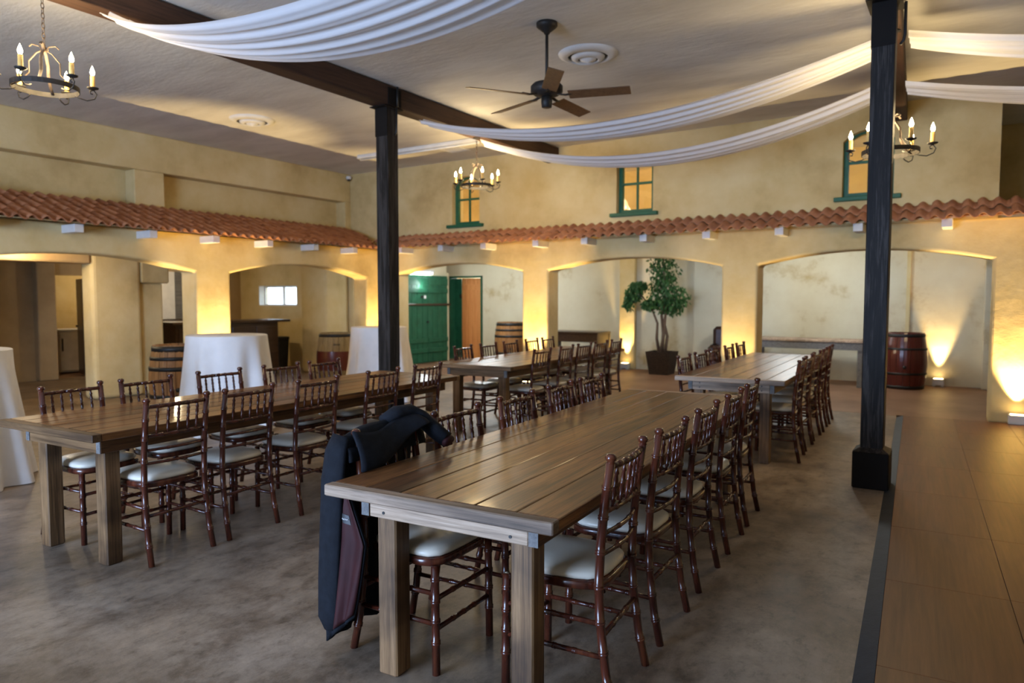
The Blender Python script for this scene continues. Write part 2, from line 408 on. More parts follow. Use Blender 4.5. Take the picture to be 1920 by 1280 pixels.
# loggia behind the left arcade: piers of the old wall, end wall with a small window, far wall
q = MB(); q.box(-10.97, -10.65, 5.37, 6.1, 0, 2.3); bevel(S(q, 'wall_old_pier', 'plaster'), 0.06, 3)
q = MB(); q.box(-11.0, -10.72, 6.1, 6.48, 0, 1.72); q.box(-11.02, -10.66, 6.1, 6.56, 1.72, 2.3); bevel(S(q, 'wall_old_corbel', 'plaster'), 0.03, 3)
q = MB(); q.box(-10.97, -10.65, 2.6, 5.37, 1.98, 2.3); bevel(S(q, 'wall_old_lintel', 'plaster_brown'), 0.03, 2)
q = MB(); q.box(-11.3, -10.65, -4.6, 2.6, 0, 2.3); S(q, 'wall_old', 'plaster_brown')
q = MB(); q.box(-11.35, -10.62, 9.78, 10.4, 0, 2.3); bevel(S(q, 'wall_old_pier_end', 'plaster'), 0.05, 3)
wx0, wx1, wz0, wz1 = -13.45, -12.19, 1.33, 1.77
q = MB(); q.box(-14.2, wx0, 10.4, 10.65, 0, 2.5); q.box(wx1, -10.5, 10.4, 10.65, 0, 2.5); q.box(wx0, wx1, 10.4, 10.65, 0, wz0); q.box(wx0, wx1, 10.4, 10.65, wz1, 2.5)
S(q, 'wall_loggia_end', 'plaster')
boxS('ceiling_loggia', 'plaster', -16.5, -9.9, -4.6, 10.65, 2.3, 2.42)
q = MB(); q.box(-14.25, -14.1, -4.6, 6.38, 0, 2.4); q.box(-14.25, -14.1, 7.02, 10.4, 0, 2.4); q.box(-14.25, -14.1, 6.38, 7.02, 1.92, 2.4)
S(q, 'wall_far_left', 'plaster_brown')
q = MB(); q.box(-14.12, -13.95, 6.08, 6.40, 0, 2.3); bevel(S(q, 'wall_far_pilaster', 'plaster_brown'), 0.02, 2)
boxS('wall_alcove', 'plaster', -16.5, -16.4, -4.6, 10.4, 0, 2.4)
boxS('wall_alcove_side', 'plaster', -16.4, -14.25, 8.6, 8.7, 0, 2.4)

# ------------------------------------------------------------------ tile roofs with rafter tails
def tile_mesh():
    q = MB(); n = 10; wd = 0.166; ln = 0.30; th = 0.014
    prof = []
    for i in range(n + 1):
        u = i / n
        z = 0.036*math.sin(math.pi*u/0.6) if u < 0.6 else -0.016*math.sin(math.pi*(u-0.6)/0.4)
        prof.append(((u - 0.5)*wd, z))
    vs = []
    for (y, lift) in ((0.0, 0.016), (ln, 0.0)):
        for (x, z) in prof: vs.append((x, y, z + lift))
        for (x, z) in prof: vs.append((x, y, z + lift - th))
    m = n + 1; fs = []
    for i in range(n):
        fs.append((i, i+1, 2*m+i+1, 2*m+i)); fs.append((m+i+1, m+i, 3*m+i, 3*m+i+1)); fs.append((i+1, i, m+i, m+i+1))
    fs.append((0, 2*m, 3*m, m)); fs.append((n, m+n, 3*m+n, 2*m+n))
    q.add(vs, fs, True)
    return q.mesh('tile', 'tile')
TILE = tile_mesh()
SP = 0.157
def roof(name, label, eave_fn, length, run, rise, courses, rot, keep, rafters, zmid):
    root = struct(empty(name)); root['label'] = label
    pit = math.atan2(rise, run); ex = math.hypot(run, rise) / courses
    for c in range(courses):
        for i in range(int(length / SP)):
            s = i*SP; d = c*ex - 0.03
            p = eave_fn(s, d*math.cos(pit), d*math.sin(pit))
            if not keep(p): continue
            o = obj('tile', TILE, root, (p[0] , p[1], p[2] + random.uniform(-.003, .003)), (0, 0, 0))
            o.rotation_euler = (Matrix.Rotation(rot, 4, 'Z') @ Matrix.Rotation(pit + random.uniform(-.02, .02), 4, 'X') @ Matrix.Rotation(random.uniform(-.02,.02), 4, 'Z')).to_euler()
    return root, pit
# back roof: eave at y 9.70, up to y 10.27
zb = 2.415
rb, pb = roof('roof_back', 'row of terracotta barrel tiles above the back arches', lambda s, a, b: (-9.9 + s, 9.70 + a, zb + b), 12.9, 0.57, 0.25, 2,
     0.0, lambda p: p[0] > -9.14 - (p[1] - 9.70)/0.807 - 0.05, None, 0)
rl, pl = roof('roof_left', 'sloping terracotta tile roof above the left arches', lambda s, a, b: (-9.14 - a, 3.05 + s, zb - 0.01 + b), 7.4, 1.27, 0.45, 5,
     math.pi/2, lambda p: p[1] < 9.70 + 0.807*(-9.14 - p[0]) + 0.02 and p[1] < 10.2, None, 0)
def slab(name, pts, t, m, parent):
    q = MB(); n = len(pts)
    q.add(list(pts) + [(p[0], p[1], p[2] - t) for p in pts], [tuple(range(n)), tuple(range(2*n-1, n-1, -1))] + [(i, (i+1) % n, n+(i+1) % n, n+i) for i in range(n)])
    return fixn(q.build(name, m, parent))
slab('sheathing', [(-9.22, 9.78, zb + 0.014), (3.2, 9.78, zb + 0.014), (3.2, 10.3, zb + 0.22), (-9.85, 10.3, zb + 0.22)], 0.016, 'plaster', rb)
slab('sheathing', [(-9.22, -4.6, zb), (-9.22, 9.78, zb), (-9.85, 10.3, zb + 0.20), (-10.5, 10.3, zb + 0.42), (-10.5, -4.6, zb + 0.42)], 0.016, 'plaster', rl)
RAF = MB(); RAF.chbox(-0.055, 0.055, -0.03, 0.32, 0, 0.10, 0.004); RAFM = RAF.mesh('rafter_tail', 'white_paint')
for x in (-8.72, -7.78, -6.87, -5.85, -4.98, -4.02, -3.09, -2.12, -1.18, -0.235, 0.70, 1.64): obj('rafter_tail', RAFM, rb, (x, 9.83, 2.312))
for y in (2.64, 3.58, 4.53, 5.48, 6.43, 7.38, 8.31, 9.22): obj('rafter_tail', RAFM, rl, (-9.27, y, 2.292), (0, 0, math.pi/2))

# ------------------------------------------------------------------ windows and doors (structure)
def upper_window(i, a, b):
    root = struct(empty('window_%d' % i, ((a+b)/2, 10.27, 2.80)))
    hw = (b - a)/2; yo = 0.10; sp = 0.72; rise = 0.13
    # frame ring: outer arch minus inner arch, extruded in depth
    out = [(-hw, 0)] + arch_pts(-hw, hw, sp, rise, 12) + [(hw, 0)]
    t = 0.06
    inn = [(-hw+t, t)] + arch_pts(-hw+t, hw-t, sp - 0.005, rise*0.85, 12) + [(hw-t, t)]
    q = MB(); n = len(out)
    for k, y in enumerate((yo, yo + 0.07)): q.add([(p[0], y, p[1]) for p in out] + [(p[0], y, p[1]) for p in inn], [])
    for i2 in range(n):
        j = (i2+1) % n
        q.f += [[i2, j, n+j, n+i2], [2*n+j, 2*n+i2, 3*n+i2, 3*n+j], [n+i2, n+j, 3*n+j, 3*n+i2], [j, i2, 2*n+i2, 2*n+j]]; q.sm += [False]*4
    fixn(q.build('window_frame', 'green_paint', root))
    q = MB(); q.box(-0.014, 0.014, yo + 0.015, yo + 0.05, t, sp + rise - 0.05); q.build('mullion', 'green_paint', root)
    q = MB(); q.box(-hw + t, hw - t, yo + 0.013, yo + 0.052, 0.44, 0.475); q.build('glazing_bar', 'green_paint', root)
    q = MB(); q.box(-hw - 0.09, hw + 0.09, -0.07, yo + 0.02, -0.055, 0.0); bevel(q.build('window_sill', 'green_paint', root), 0.008, 2)
    for s in (-1, 1):
        x0, x1 = sorted((s*0.014, s*(hw - t)))
        q = MB(); q.box(x0, x1, yo + 0.03, yo + 0.034, t, 0.44); q.build('pane', 'glass', root)
        q = MB(); q.box(x0, x1, yo + 0.03, yo + 0.034, 0.475, sp + 0.02); q.build('pane', 'glass', root)
for i, (a, b) in enumerate(WIN): upper_window(i + 1, a, b)
# lit upper room behind these windows
boxS('wall_upper_room', 'plaster', -10.9, 0.0, 13.2, 13.3, 2.8, 4.3)
boxS('floor_upper_room', 'plaster', -10.9, 0.0, 10.6, 13.2, 2.8, 2.85)
boxS('ceiling_upper_room', 'ceiling_plaster', -10.9, 0.0, 10.6, 13.3, 4.0, 4.2)
boxS('wall_upper_room_side', 'plaster', -11.0, -10.9, 10.3, 13.3, 2.2, 4.2)

def small_window():
    root = struct(empty('window_4', ((wx0+wx1)/2, 10.4, wz0)))
    hw = (wx1-wx0)/2; h = wz1-wz0
    q = MB(); q.box(-hw, hw, .15, .19, 0, .035); q.box(-hw, hw, .15, .19, h-.035, h); q.box(-hw, -hw+.035, .15, .19, .035, h-.035); q.box(hw-.035, hw, .15, .19, .035, h-.035)
    q.build('window_frame', 'white_paint', root)
    q = MB(); q.box(-.01, .05, .152, .188, .035, h-.035); q.build('mullion', 'white_paint', root)
    q = MB(); q.box(-hw, hw, .0, .15, -.0, .015); q.build('window_sill', 'white_paint', root)
    for s in (-1, 1):
        q = MB(); q.box(-hw, -hw+.012, 0, .15, .015, h) if s < 0 else q.box(hw-.012, hw, 0, .15, .015, h); q.build('reveal', 'white_paint', root)
        x0, x1 = (-hw+.035, -.01) if s < 0 else (.05, hw-.035)
        q = MB(); q.box(x0, x1, .168, .172, .035, h-.035); q.build('pane', 'glass', root)
small_window()

def green_door():
    root = struct(empty('door_1', (-10.5, 12.7, 0)))
    n = 8; y0, y1 = -0.74, 0.74; wd = (y1-y0)/n
    for k in range(n):
        q = MB(); q.chbox(-.0, .045, y0 + k*wd + .003, y0 + (k+1)*wd - .003, 0.02, 2.02, .005); q.build('plank', 'green_paint', root)
    for z, h in ((0.25, .10), (0.48, .10), (1.62, .10), (1.80, .16)):
        for s in (-1, 1):
            q = MB(); a, b = (y0 + .01, -.01) if s < 0 else (.01, y1 - .01); q.chbox(.045, .07, a, b, z, z + h, .004); q.build('ledge_board', 'green_paint', root)
    q = MB(); q.chbox(.07, .10, y0 - .02, y1 + .06, 1.33, 1.375, .006); q.build('bar', 'dark_wood', root)
    q = MB(); q.chbox(.045, .075, -.04, .02, .93, .98, .004); q.build('latch', 'black', root)
    q = MB(); q.box(.071, .076, -.27, -.19, 1.50, 1.56); q.build('plaque', 'black', root)
    q = MB(); q.box(.071, .076, -.16, -.09, 1.49, 1.56); q.build('plaque', 'white_paint', root)
    q = MB(); q.box(-.02, .03, y1, y1 + .07, 0, 2.1); q.build('door_frame', 'plaster_pale', root)
green_door()
def orange_door():
    root = struct(empty('door_2', (-10.36, YC, 0)))
    q = MB(); q.box(-.49, -.46, -.02, .26, 0, 2.04); q.build('door_jamb', 'green_paint', root)
    q = MB(); q.box(.46, .49, -.02, .26, 0, 2.04); q.build('door_jamb', 'green_paint', root)
    q = MB(); q.box(-.49, .49, -.02, .26, 2.0, 2.04); q.build('door_head', 'green_paint', root)
    for k in range(5):
        q = MB(); q.chbox(-.26 + k*.144, -.26 + (k+1)*.144 - .004, .20, .235, .02, 1.99, .004); q.build('plank', 'orange_wood', root)
    q = MB(); q.chbox(-.25, .45, .185, .20, 1.70, 1.84, .004); q.build('ledge_board', 'orange_wood', root)
    q = MB(); q.box(-.46, -.27, .2, .23, .02, 1.99); q.build('side_panel', 'green_paint', root)
    q = MB(); q.box(-.30, -.26, .16, .2, 1.5, 1.6); q.build('hinge', 'black', root)
orange_door()

# ------------------------------------------------------------------ posts and beams
def post(x, y, label, hw):
    t = tag(empty('post', (x, y, 0)), label, 'post', 'dark timber posts')
    q = MB(); q.chbox(-hw, hw, -hw, hw, 0.30, 3.685, .006); q.build('shaft', 'post_wood', t)
    q = MB(); q.chbox(-.128, .128, -.128, .128, 0, .285, .008); b = q.build('base', 'matt_black', t)
    q = MB(); q.add([(-.128,-.128,.285),(.128,-.128,.285),(.128,.128,.285),(-.128,.128,.285),(-hw,-hw,.315),(hw,-hw,.315),(hw,hw,.315),(-hw,hw,.315)], [(0,1,5,4),(1,2,6,5),(2,3,7,6),(3,0,4,7),(4,5,6,7)]); q.build('base_bevel', 'post_wood', t)
    q = MB(); q.box(-hw - .006, -hw, -.05, .05, 3.36, 3.69); q.box(-hw - .003, hw + .003, -hw - .006, -hw, 3.36, 3.69); q.box(-.12, .12, -.16, .16, 3.685, 3.694); q.build('iron_bracket', 'matt_black', t)
    q = MB(); pts = [(.135, .02, 3.69), (.135, .02, 3.45), (.128, .02, 3.41), (.105, .02, 3.38)]; q.tube(pts, .011, 8); q.build('conduit', 'black', t)
    return t
post(-5.80, 6.32, 'dark timber post between the two left-hand tables, under the long beam', .092)
post(-0.595, 6.16, 'dark grained timber post at the edge of the wooden dance floor', .080)
def beam(x, label):
    q = MB(); n = 40; y0, y1 = -4.6, 10.27; hw = .105
    q.box(-hw, hw, y0, y1, 3.70, CEIL - .012)
    o = q.build('beam', 'beam_wood', None, (x, 0, 0)); tag(o, label, 'beam', 'ceiling beams')
    bevel(o, .012, 2)
    yp = 6.32 if x < -3 else 6.16
    q = MB(); q.box(hw + .001, hw + .009, yp - .11, yp + .11, 3.702, 3.90); q.build('bracket_plate', 'matt_black', o)
    q = MB(); q.tube([(hw + .03, yp + .02, 3.70), (hw + .03, yp + .02, 3.92)], .011, 8); q.build('conduit', 'black', o)
    return o
beam(-5.785, 'dark brown ceiling beam carried by the post beside the cloth-covered tables')
bR = beam(-0.60, 'dark brown ceiling beam above the post at the dance floor edge')
bR.rotation_euler = (0, 0, R(3.0)); bR.location = (-0.60 + 6.16*math.sin(R(3.0)), 0, 0)

# ------------------------------------------------------------------ dance floor
def dance_floor():
    ang = math.atan2(9.905 - 2.914, -0.703 + 0.327) - math.pi/2
    t = tag(empty('dance_floor', (-0.327, 2.914, 0), ang), 'portable wooden dance floor with black edge strip', 'dance floor')
    pm = MB(); pm.chbox(0.001, 0.529, 0.001, 0.989, 0.002, 0.026, .0012); me = pm.mesh('floor_panel', 'floor_wood')
    for i in range(9):
        for j in range(13):
            y = -5.8 + j*0.99
            obj('floor_panel', me, t, (0.075 + i*0.53, y, 0))
    yb, ye = -5.8, -5.8 + 13*.99
    q = MB(); q.add([(0.0, yb, 0.001), (0.075, yb, 0.001), (0.075, yb, .026), (0.0, ye, 0.001), (0.075, ye, 0.001), (0.075, ye, .026)], [(0,2,5,3),(0,1,2),(3,5,4),(1,4,5,2),(0,3,4,1)])
    q.build('edge_strip', 'black_rubber', t)
    q = MB(); q.add([(0.0, ye, 0.001), (4.85, ye, 0.001), (4.85, ye, .026), (0.0, ye + .05, 0.001), (4.85, ye + .05, 0.001), (0, ye, .026)], [(0,5,2,1),(5,3,4,2),(0,3,5),(1,2,4),(0,1,4,3)])
    q.build('end_strip', 'dark_wood', t)
dance_floor()

# ------------------------------------------------------------------ farm tables
TW, TL, TH = 0.965, 3.35, 0.762
def make_table(worn):
    t = empty('farm_table')
    cap = 'worn_wood' if worn else 'leg_wood'
    n = 6; pw = TW/n
    pm = MB(); pm.chbox(-pw/2 + .003, pw/2 - .003, -TL/2 + .056, TL/2 - .056, TH - .040, TH, .003); me = pm.mesh('plank', 'table_wood')
    for k in range(n): obj('plank', me, t, (-TW/2 + pw*(k + .5), 0, 0))
    # end caps: grain along the board, so the mesh is laid along Y and turned
    cm = MB(); cm.chbox(-.025, .025, -TW/2, TW/2, TH - .042, TH + .001, .004); ce = cm.mesh('end_board', cap)
    obj('end_board', ce, t, (0, -TL/2 + .027, 0), (0, 0, math.pi/2)); obj('end_board', ce, t, (0, TL/2 - .027, 0), (0, 0, math.pi/2))
    ins = .10; za, zb_ = TH - .042 - .085, TH - .043
    sm = MB(); sm.chbox(-.019, .019, -TL/2 + ins, TL/2 - ins, za, zb_, .003); se = sm.mesh('side_apron', 'side_wood')
    for s in (-1, 1):
        a = obj('side_apron', se, t, (s*(TW/2 - ins - .019), 0, 0))
        for e in (-1, 1):
            q = MB(); q.box(-.018, .018, -.001, .001, za + .001, zb_ - .001); q.build('end_grain', 'endgrain', a, (0, e*(TL/2 - ins + .001), 0))
    em = MB(); em.chbox(-.019, .019, -(TW/2 - ins - .040), TW/2 - ins - .040, za, zb_, .003); ee = em.mesh('end_apron', cap)
    for s in (-1, 1):
        a = obj('end_apron', ee, t, (0, s*(TL/2 - ins - .019), 0), (0, 0, math.pi/2))
    if worn:
        q = MB(); q.lathe([(.006, -.0015), (.006, .0015)], 8, 'y', smooth=False); sme = q.mesh('screw', 'black')
        for px in (-.275, .275):
            for pz in (.022, .062): obj('screw', sme, t, (px, -TL/2 + ins - .001, za + pz))
    lm = MB(); lm.chbox(-.045, .045, -.045, .045, 0, TH - .043, .006); le = lm.mesh('leg', 'leg_wood')
    # leg grain runs upright: separate material orientation
    for sx in (-1, 1):
        for sy in (-1, 1): obj('leg', le, t, (sx*(TW/2 - ins - .040 - .046), sy*(TL/2 - ins - .040 - .046), 0))
    return t
wood('leg_upright', [(0.30, (0.065, 0.034, 0.014)), (0.5, (0.165, 0.092, 0.04)), (0.75, (0.29, 0.175, 0.085))], 0.55, scale=(14, 14, 0.9))
tabA = make_table(True); tabB = make_table(False)
for t_ in (tabA, tabB):
    for c in t_.children:
        if c.name.startswith('leg'): c.data.materials[0] = MATS['leg_upright']
# placed by the near-left and near-right top corners; rotation in degrees from +Y
TABLES = []
def place_table(src, nl, nr, ang, label):
    a = R(ang - 90); d = Vector((math.cos(R(ang)), math.sin(R(ang)), 0))
    mid = (Vector(nl) + Vector(nr))/2
    c = Vector((mid[0], mid[1], 0)) + d*(TL/2)
    src.location = c; src.rotation_euler = (0, 0, a)
    tag(src, label, 'table', 'long farm tables'); TABLES.append((c, a)); return src
t1 = place_table(tabA, (-2.03, 1.855), (-1.073, 1.89), 93.3, 'long plank farm table with a jacket hung on a chair beside it')
t2 = place_table(tabB, (-4.745, 1.865), (-3.775, 1.845), 92.4, 'long plank farm table beside the white cocktail tables, away from the green door')
t4 = place_table(copy_tree(tabA), (-2.26, 6.30), (-1.30, 6.35), 92.3, 'long plank farm table with blue-lit end beside the potted tree and dance floor')
t3 = place_table(copy_tree(tabB), (-4.935, 6.13), (-3.965, 6.13), 93.2, 'long plank farm table before the green and orange doors')

# ------------------------------------------------------------------ spindle-back chairs
def ringed(q, pts, r, rings, n=10, rb=1.2, hw=.006):
    """tube along pts with raised rings at arc fractions"""
    pts = [Vector(p) for p in pts]
    seg = [(pts[i+1]-pts[i]).length for i in range(len(pts)-1)]; tot = sum(seg)
    def at(s):
        for i, l in enumerate(seg):
            if s <= l or i == len(seg)-1: return pts[i].lerp(pts[i+1], min(1, s/l))
            s -= l
    stops = {0.0: 1.0, tot: 1.0}
    acc = 0
    for l in seg[:-1]: acc += l; stops.setdefault(acc, 1.0)
    for f in rings:
        c = f*tot
        for o, k in ((-hw*1.6, 1.0), (-hw, rb), (-hw*.25, rb*.97), (0, 1.02), (hw*.25, rb*.97), (hw, rb), (hw*1.6, 1.0)):
            if 0 < c + o < tot: stops[c + o] = k
    ss = sorted(stops)
    q.tube([at(s) for s in ss], [r*stops[s] for s in ss], n)
def make_chair():
    t = empty('spindle_chair')
    def part(name, fn, m='mahogany'):
        q = MB(); fn(q); return q.build(name, m, t)
    for s in (-1, 1):
        x = s*.185
        pth = [(s*.193, -.245, 0), (s*.189, -.215, .14), (s*.186, -.192, .32), (x, -.186, .45), (x, -.192, .60), (x, -.206, .75), (x, -.226, .895)]
        def bp(q):
            ringed(q, pth, .0165, (.12, .24, .36, .50, .64, .78, .90))
            q.lathe([(.0165, .893), (.013, .899), (.019, .905), (.021, .913), (.018, .922), (.010, .927)], 10, c=(x, -.227, 0))
        part('back_post', bp)
        part('leg', lambda q: ringed(q, [(s*.192, .185, 0), (s*.19, .18, .43)], .0165, (.30, .50, .68, .88)))
    def frame(q):
        n = 24; o = []; 
        for i in range(n):
            a = 2*math.pi*i/n; cx, sy = math.cos(a), math.sin(a)
            k = (abs(cx)**5 + abs(sy)**5)**(-1/5)
            px, py = cx*k, sy*k
            o.append((px*(.190 + .015*py), py*.195 - .002))
        vs = []
        for z, g in ((.418, .97), (.422, 1.0), (.446, 1.0), (.450, .975)): vs += [(p[0]*g, p[1]*g, z) for p in o]
        fs = [(k*n+i, k*n+(i+1) % n, k*n+n+(i+1) % n, k*n+n+i) for k in range(3) for i in range(n)] + [tuple(range(n-1,-1,-1)), tuple(range(3*n, 4*n))]
        q.add(vs, fs, True)
    part('seat_frame', frame)
    def cush(q):
        n = 28; vs = []; lv = [(.450, .93), (.458, .985), (.468, .99), (.480, .95), (.490, .82), (.496, .60), (.499, .30)]
        o = []
        for i in range(n):
            a = 2*math.pi*i/n; cx, sy = math.cos(a), math.sin(a); k = (abs(cx)**4.5 + abs(sy)**4.5)**(-1/4.5)
            o.append((cx*k, sy*k))
        for z, g in lv: vs += [(p[0]*g*(.186 + .014*p[1]), p[1]*g*.188, z) for p in o]
        m = len(lv)
        fs = [(k*n+i, k*n+(i+1) % n, k*n+n+(i+1) % n, k*n+n+i) for k in range(m-1) for i in range(n)] + [tuple(range(n-1,-1,-1)), tuple(range((m-1)*n, m*n))]
        q.add(vs, fs, True)
    part('seat_cushion', cush, 'ivory_vinyl')
    def rail(z, y, bow, r, rings):
        return lambda q: ringed(q, [(-.183 + .366*i/8, y - bow*math.sin(math.pi*i/8), z) for i in range(9)], r, rings, 8)
    part('crest_rail', rail(.878, -.222, .018, .0115, (.2, .35, .5, .65, .8)))
    part('back_rail', rail(.715, -.202, .018, .010, (.25, .5, .75)))
    part('back_rail', rail(.635, -.195, .022, .0085, (.35, .65)))
    part('back_rail', rail(.560, -.190, .022, .0085, (.35, .65)))
    for k in range(5):
        x = -.122 + k*.061; f = (x + .183)/.366; b = .018*math.sin(math.pi*f)
        def sp(q):
            a = Vector((x, -.202 - b, .715)); c = Vector((x, -.222 - b, .878)); pr = [(0, .006), (.12, .0055), (.2, .010), (.24, .0065), (.36, .0095), (.47, .006), (.5, .0105), (.53, .006), (.64, .0095), (.76, .0065), (.8, .010), (.88, .0055), (1, .006)]
            q.tube([a.lerp(c, f2) for f2, _ in pr], [r for _, r in pr], 8)
        part('spindle', sp)
    for s in (-1, 1):
        for z in (.315, .195): part('stretcher', lambda q: ringed(q, [(s*.189, -.205 if z > .25 else -.215, z), (s*.191, .182, z + .005)], .010, (.3, .5, .7), 8))
    for z in (.30, .18): part('stretcher', lambda q: ringed(q, [(-.19, .183, z), (.19, .183, z)], .010, (.3, .5, .7), 8))
    part('stretcher', lambda q: ringed(q, [(-.188, -.2, .27), (.188, -.2, .27)], .010, (.3, .5, .7), 8))
    return t
chair0 = make_chair()
ORD = ['first', 'second', 'third', 'fourth', 'fifth']
first = [True]
def place_chair(p, rz, label):
    if first[0]: c = chair0; first[0] = False
    else: c = copy_tree(chair0)
    c.location = (p[0], p[1], 0); c.rotation_euler = (0, 0, rz)
    tag(c, label, 'chair', 'spindle-back chairs at the farm tables'); return c
SIDES = [  # table, side (+1 right, -1 left), back-post Y positions, name of table, name of side
    (t1, 1, (2.41, 2.99, 3.61, 4.23, 4.80), 'jacket table', 'dance-floor side'),
    (t1, -1, (2.28, 2.83, 3.44, 4.05, 4.55), 'jacket table', 'jacket side'),
    (t2, 1, (2.33, 2.82, 3.40, 4.08, 4.66), 'cocktail-side table', 'jacket-table side'),
    (t2, -1, (2.29, 2.79, 3.38, 3.99, 4.49), 'cocktail-side table', 'cocktail side'),
    (t3, 1, (6.80, 7.42, 7.95, 8.50, 9.02), 'green-door table', 'tree side'),
    (t3, -1, (6.76, 7.32, 7.89, 8.50, 8.98), 'green-door table', 'door side'),
    (t4, 1, (6.85, 7.42, 8.00, 8.58, 9.16), 'blue-ended table', 'dance-floor side'),
    (t4, -1, (6.78, 7.34, 7.92, 8.58, 9.15), 'blue-ended table', 'tree side'),
]
CH = {}
for (t, s, ys, tn, sn) in SIDES:
    c = t.location; a = t.rotation_euler.z
    d = Vector((-math.sin(a), math.cos(a), 0)); n = Vector((math.cos(a), math.sin(a), 0))
    for k, y in enumerate(ys):
        along = (y - c.y - s*n.y*(TW/2)) / d.y
        # back posts stand 4-6 cm outside the table edge; chair origin is 0.21 further in
        off = TW/2 - .18 + random.uniform(0, .014)
        p = Vector(c) + d*along + n*(s*off)
        rz = a + s*math.pi/2 + R(random.uniform(-2.5, 2.5))
        lab = 'spindle-back chair, %s from the arches, %s of the %s' % (ORD[4-k], sn, tn)
        if t is t1 and s == -1 and k == 0: lab = 'mahogany spindle-back chair with a dark jacket draped over its back'
        o = place_chair(p, rz, lab); CH[(t.name, s, k)] = o
JCHAIR = CH[(t1.name, -1, 0)]

# ------------------------------------------------------------------ jacket over the chair back
def jacket():
    c = JCHAIR.location; rz = JCHAIR.rotation_euler.z
    t = tag(empty('suit_jacket', (c.x, c.y, 0), rz), 'dark navy suit jacket with maroon lining draped over a chair back', 'jacket')
    # local frame = chair frame: back at y=-0.225, crest z 0.89; +x is towards the camera side on this side of the table
    def body(u, v):
        # u across the back (-1..1), v from collar inside over the crest and down outside
        x = (u - .5)*2
        wd = .245 + .03*v
        fold = .014*math.sin(9*x + 1.5) * v + .008*math.sin(21*x) * v
        if v < .10:
            f = v/.10; y = -.205 + .01*f - .03*f; z = .80 + .115*f
        elif v < .18:
            f = (v-.10)/.08; y = -.225 - .045*math.sin(f*math.pi/2); z = .915 + .012*math.sin(f*math.pi)
        else:
            f = (v-.18)/.82; y = -.27 - .025*math.sin(f*2.6) - .015*f - abs(x)**3*.015; z = .915 - f*(.80 + .05*(1-abs(x)) + .02*x)
        z -= .05*abs(x)**3 if v > .05 else 0
        return (x*wd, y + fold, z)
    q = MB(); q.sheet(body, 28, 44); o = solid(q.build('body', 'navy_wool', t), .014)
    # front panel wrapped round the near side, its lining facing the room
    def front(u, v):
        f = v; x = .255 + .035*f - .012*math.sin(u*3.1) + .012*math.sin(14*u + 3*f)*f
        y = -.285 - .02*f + (.02 + .19*min(1, f*2.2)*(1 - .32*f*f))*u
        z = .875 - .06*u - f*(.82 - .03*u - .16*u*f)
        return (x, y, z)
    q = MB(); q.sheet(front, 14, 36); solid(q.build('front_panel', 'navy_wool', t), .012)
    def lining(u, v):
        p = front(.30 + .68*u, .12 + .85*v); return (p[0] + .0115, p[1], p[2])
    q = MB(); q.sheet(lining, 10, 30); ln = solid(q.build('lining', 'maroon_lining', t), .003)
    q = MB(); q.sheet(lambda u, v: tuple(Vector(front(.42 + .24*u, .32 + .05*v)) + Vector((.0155, 0, 0))), 3, 2); q.build('label_patch', 'black', ln)
    q = MB()
    base = Vector(front(.54, .345)) + Vector((.018, 0, 0))
    pts = [base + Vector((0, -.016 + .032*i/12, .005*math.sin(i*1.9)*(1 - i/18))) for i in range(13)]
    q.tube(pts, .0012, 5); q.build('label_script', 'cloth_white', ln)
    # lapel and shoulder rolled over the crest towards the table
    def lapel(u, v):
        x = .23 - .40*u; f = v
        return (x, -.205 + .05*math.sin(f*1.8) + .03*u*f + .012*math.sin(7*u), .925 - .02*math.sin(u*5) - f*(.14 - .105*u) - .02*(1-u)*f)
    q = MB(); q.sheet(lapel, 18, 10); solid(q.build('lapel', 'navy_wool', t), .012)
    # sleeve folded across the far end of the crest, cuff towards the table
    q = MB(); pts = [(-.02, -.25, .935), (-.10, -.245, .955), (-.17, -.235, .955), (-.215, -.20, .92), (-.235, -.14, .865), (-.245, -.08, .825)]
    q.tube(pts, [.035, .048, .05, .052, .055, .05], 12, flat=(1, .65)); q.build('sleeve', 'navy_wool', t)
    q = MB(); q.tube([(-.2455, -.078, .8245), (-.248, -.062, .816)], [.044, .040], 12, flat=(1, .62)); q.build('cuff_lining', 'maroon_lining', t)
    # hanging near sleeve
    q = MB(); pts = [(.235, -.262, .905), (.258, -.27, .84), (.268, -.28, .72), (.274, -.29, .50), (.28, -.298, .30), (.284, -.30, .15), (.28, -.296, .10)]
    q.tube(pts, [.045, .058, .062, .060, .058, .055, .03], 12, flat=(.4, 1)); q.build('side_panel', 'navy_wool', t)
jacket()

# ------------------------------------------------------------------ cocktail tables under white cloths
def cocktail(x, y, rt, rbm, seed, label):
    t = tag(empty('cocktail_table', (x, y, 0)), label, 'table', 'cocktail tables under white cloths')
    rnd = random.Random(seed); ph = [rnd.uniform(0, 6.28) for _ in range(4)]
    def cl(u, v):
        a = 2*math.pi*u; f = v
        k = rt + (rbm - rt)*f**1.1
        amp = .045*f
        r = k + amp*(math.sin(9*a + ph[0]) + .6*math.sin(14*a + ph[1]) + .4*math.sin(5*a + ph[2]))
        return (r*math.cos(a), r*math.sin(a), 1.062 - f*1.057)
    q = MB(); q.sheet(cl, 120, 24)
    q.lathe([(rt*.02, 1.07), (rt*.97, 1.069), (rt, 1.062)], 120, cap=False)
    c = q.build('tablecloth', 'cloth_white', t)
    q = MB(); q.lathe([(rt - .015, 1.03), (rt - .015, 1.055)], 40); q.build('table_top', 'dark_wood', t)
    q = MB(); q.lathe([(.04, .03), (.04, 1.03)], 16); q.build('pedestal', 'iron', t)
    q = MB(); q.lathe([(.26, .0), (.26, .02), (.05, .04)], 24); q.build('foot', 'iron', t)
cocktail(-6.70, 2.27, .42, .53, 1, 'tall round white-clothed cocktail table farthest from the arches, with no barrel behind it')
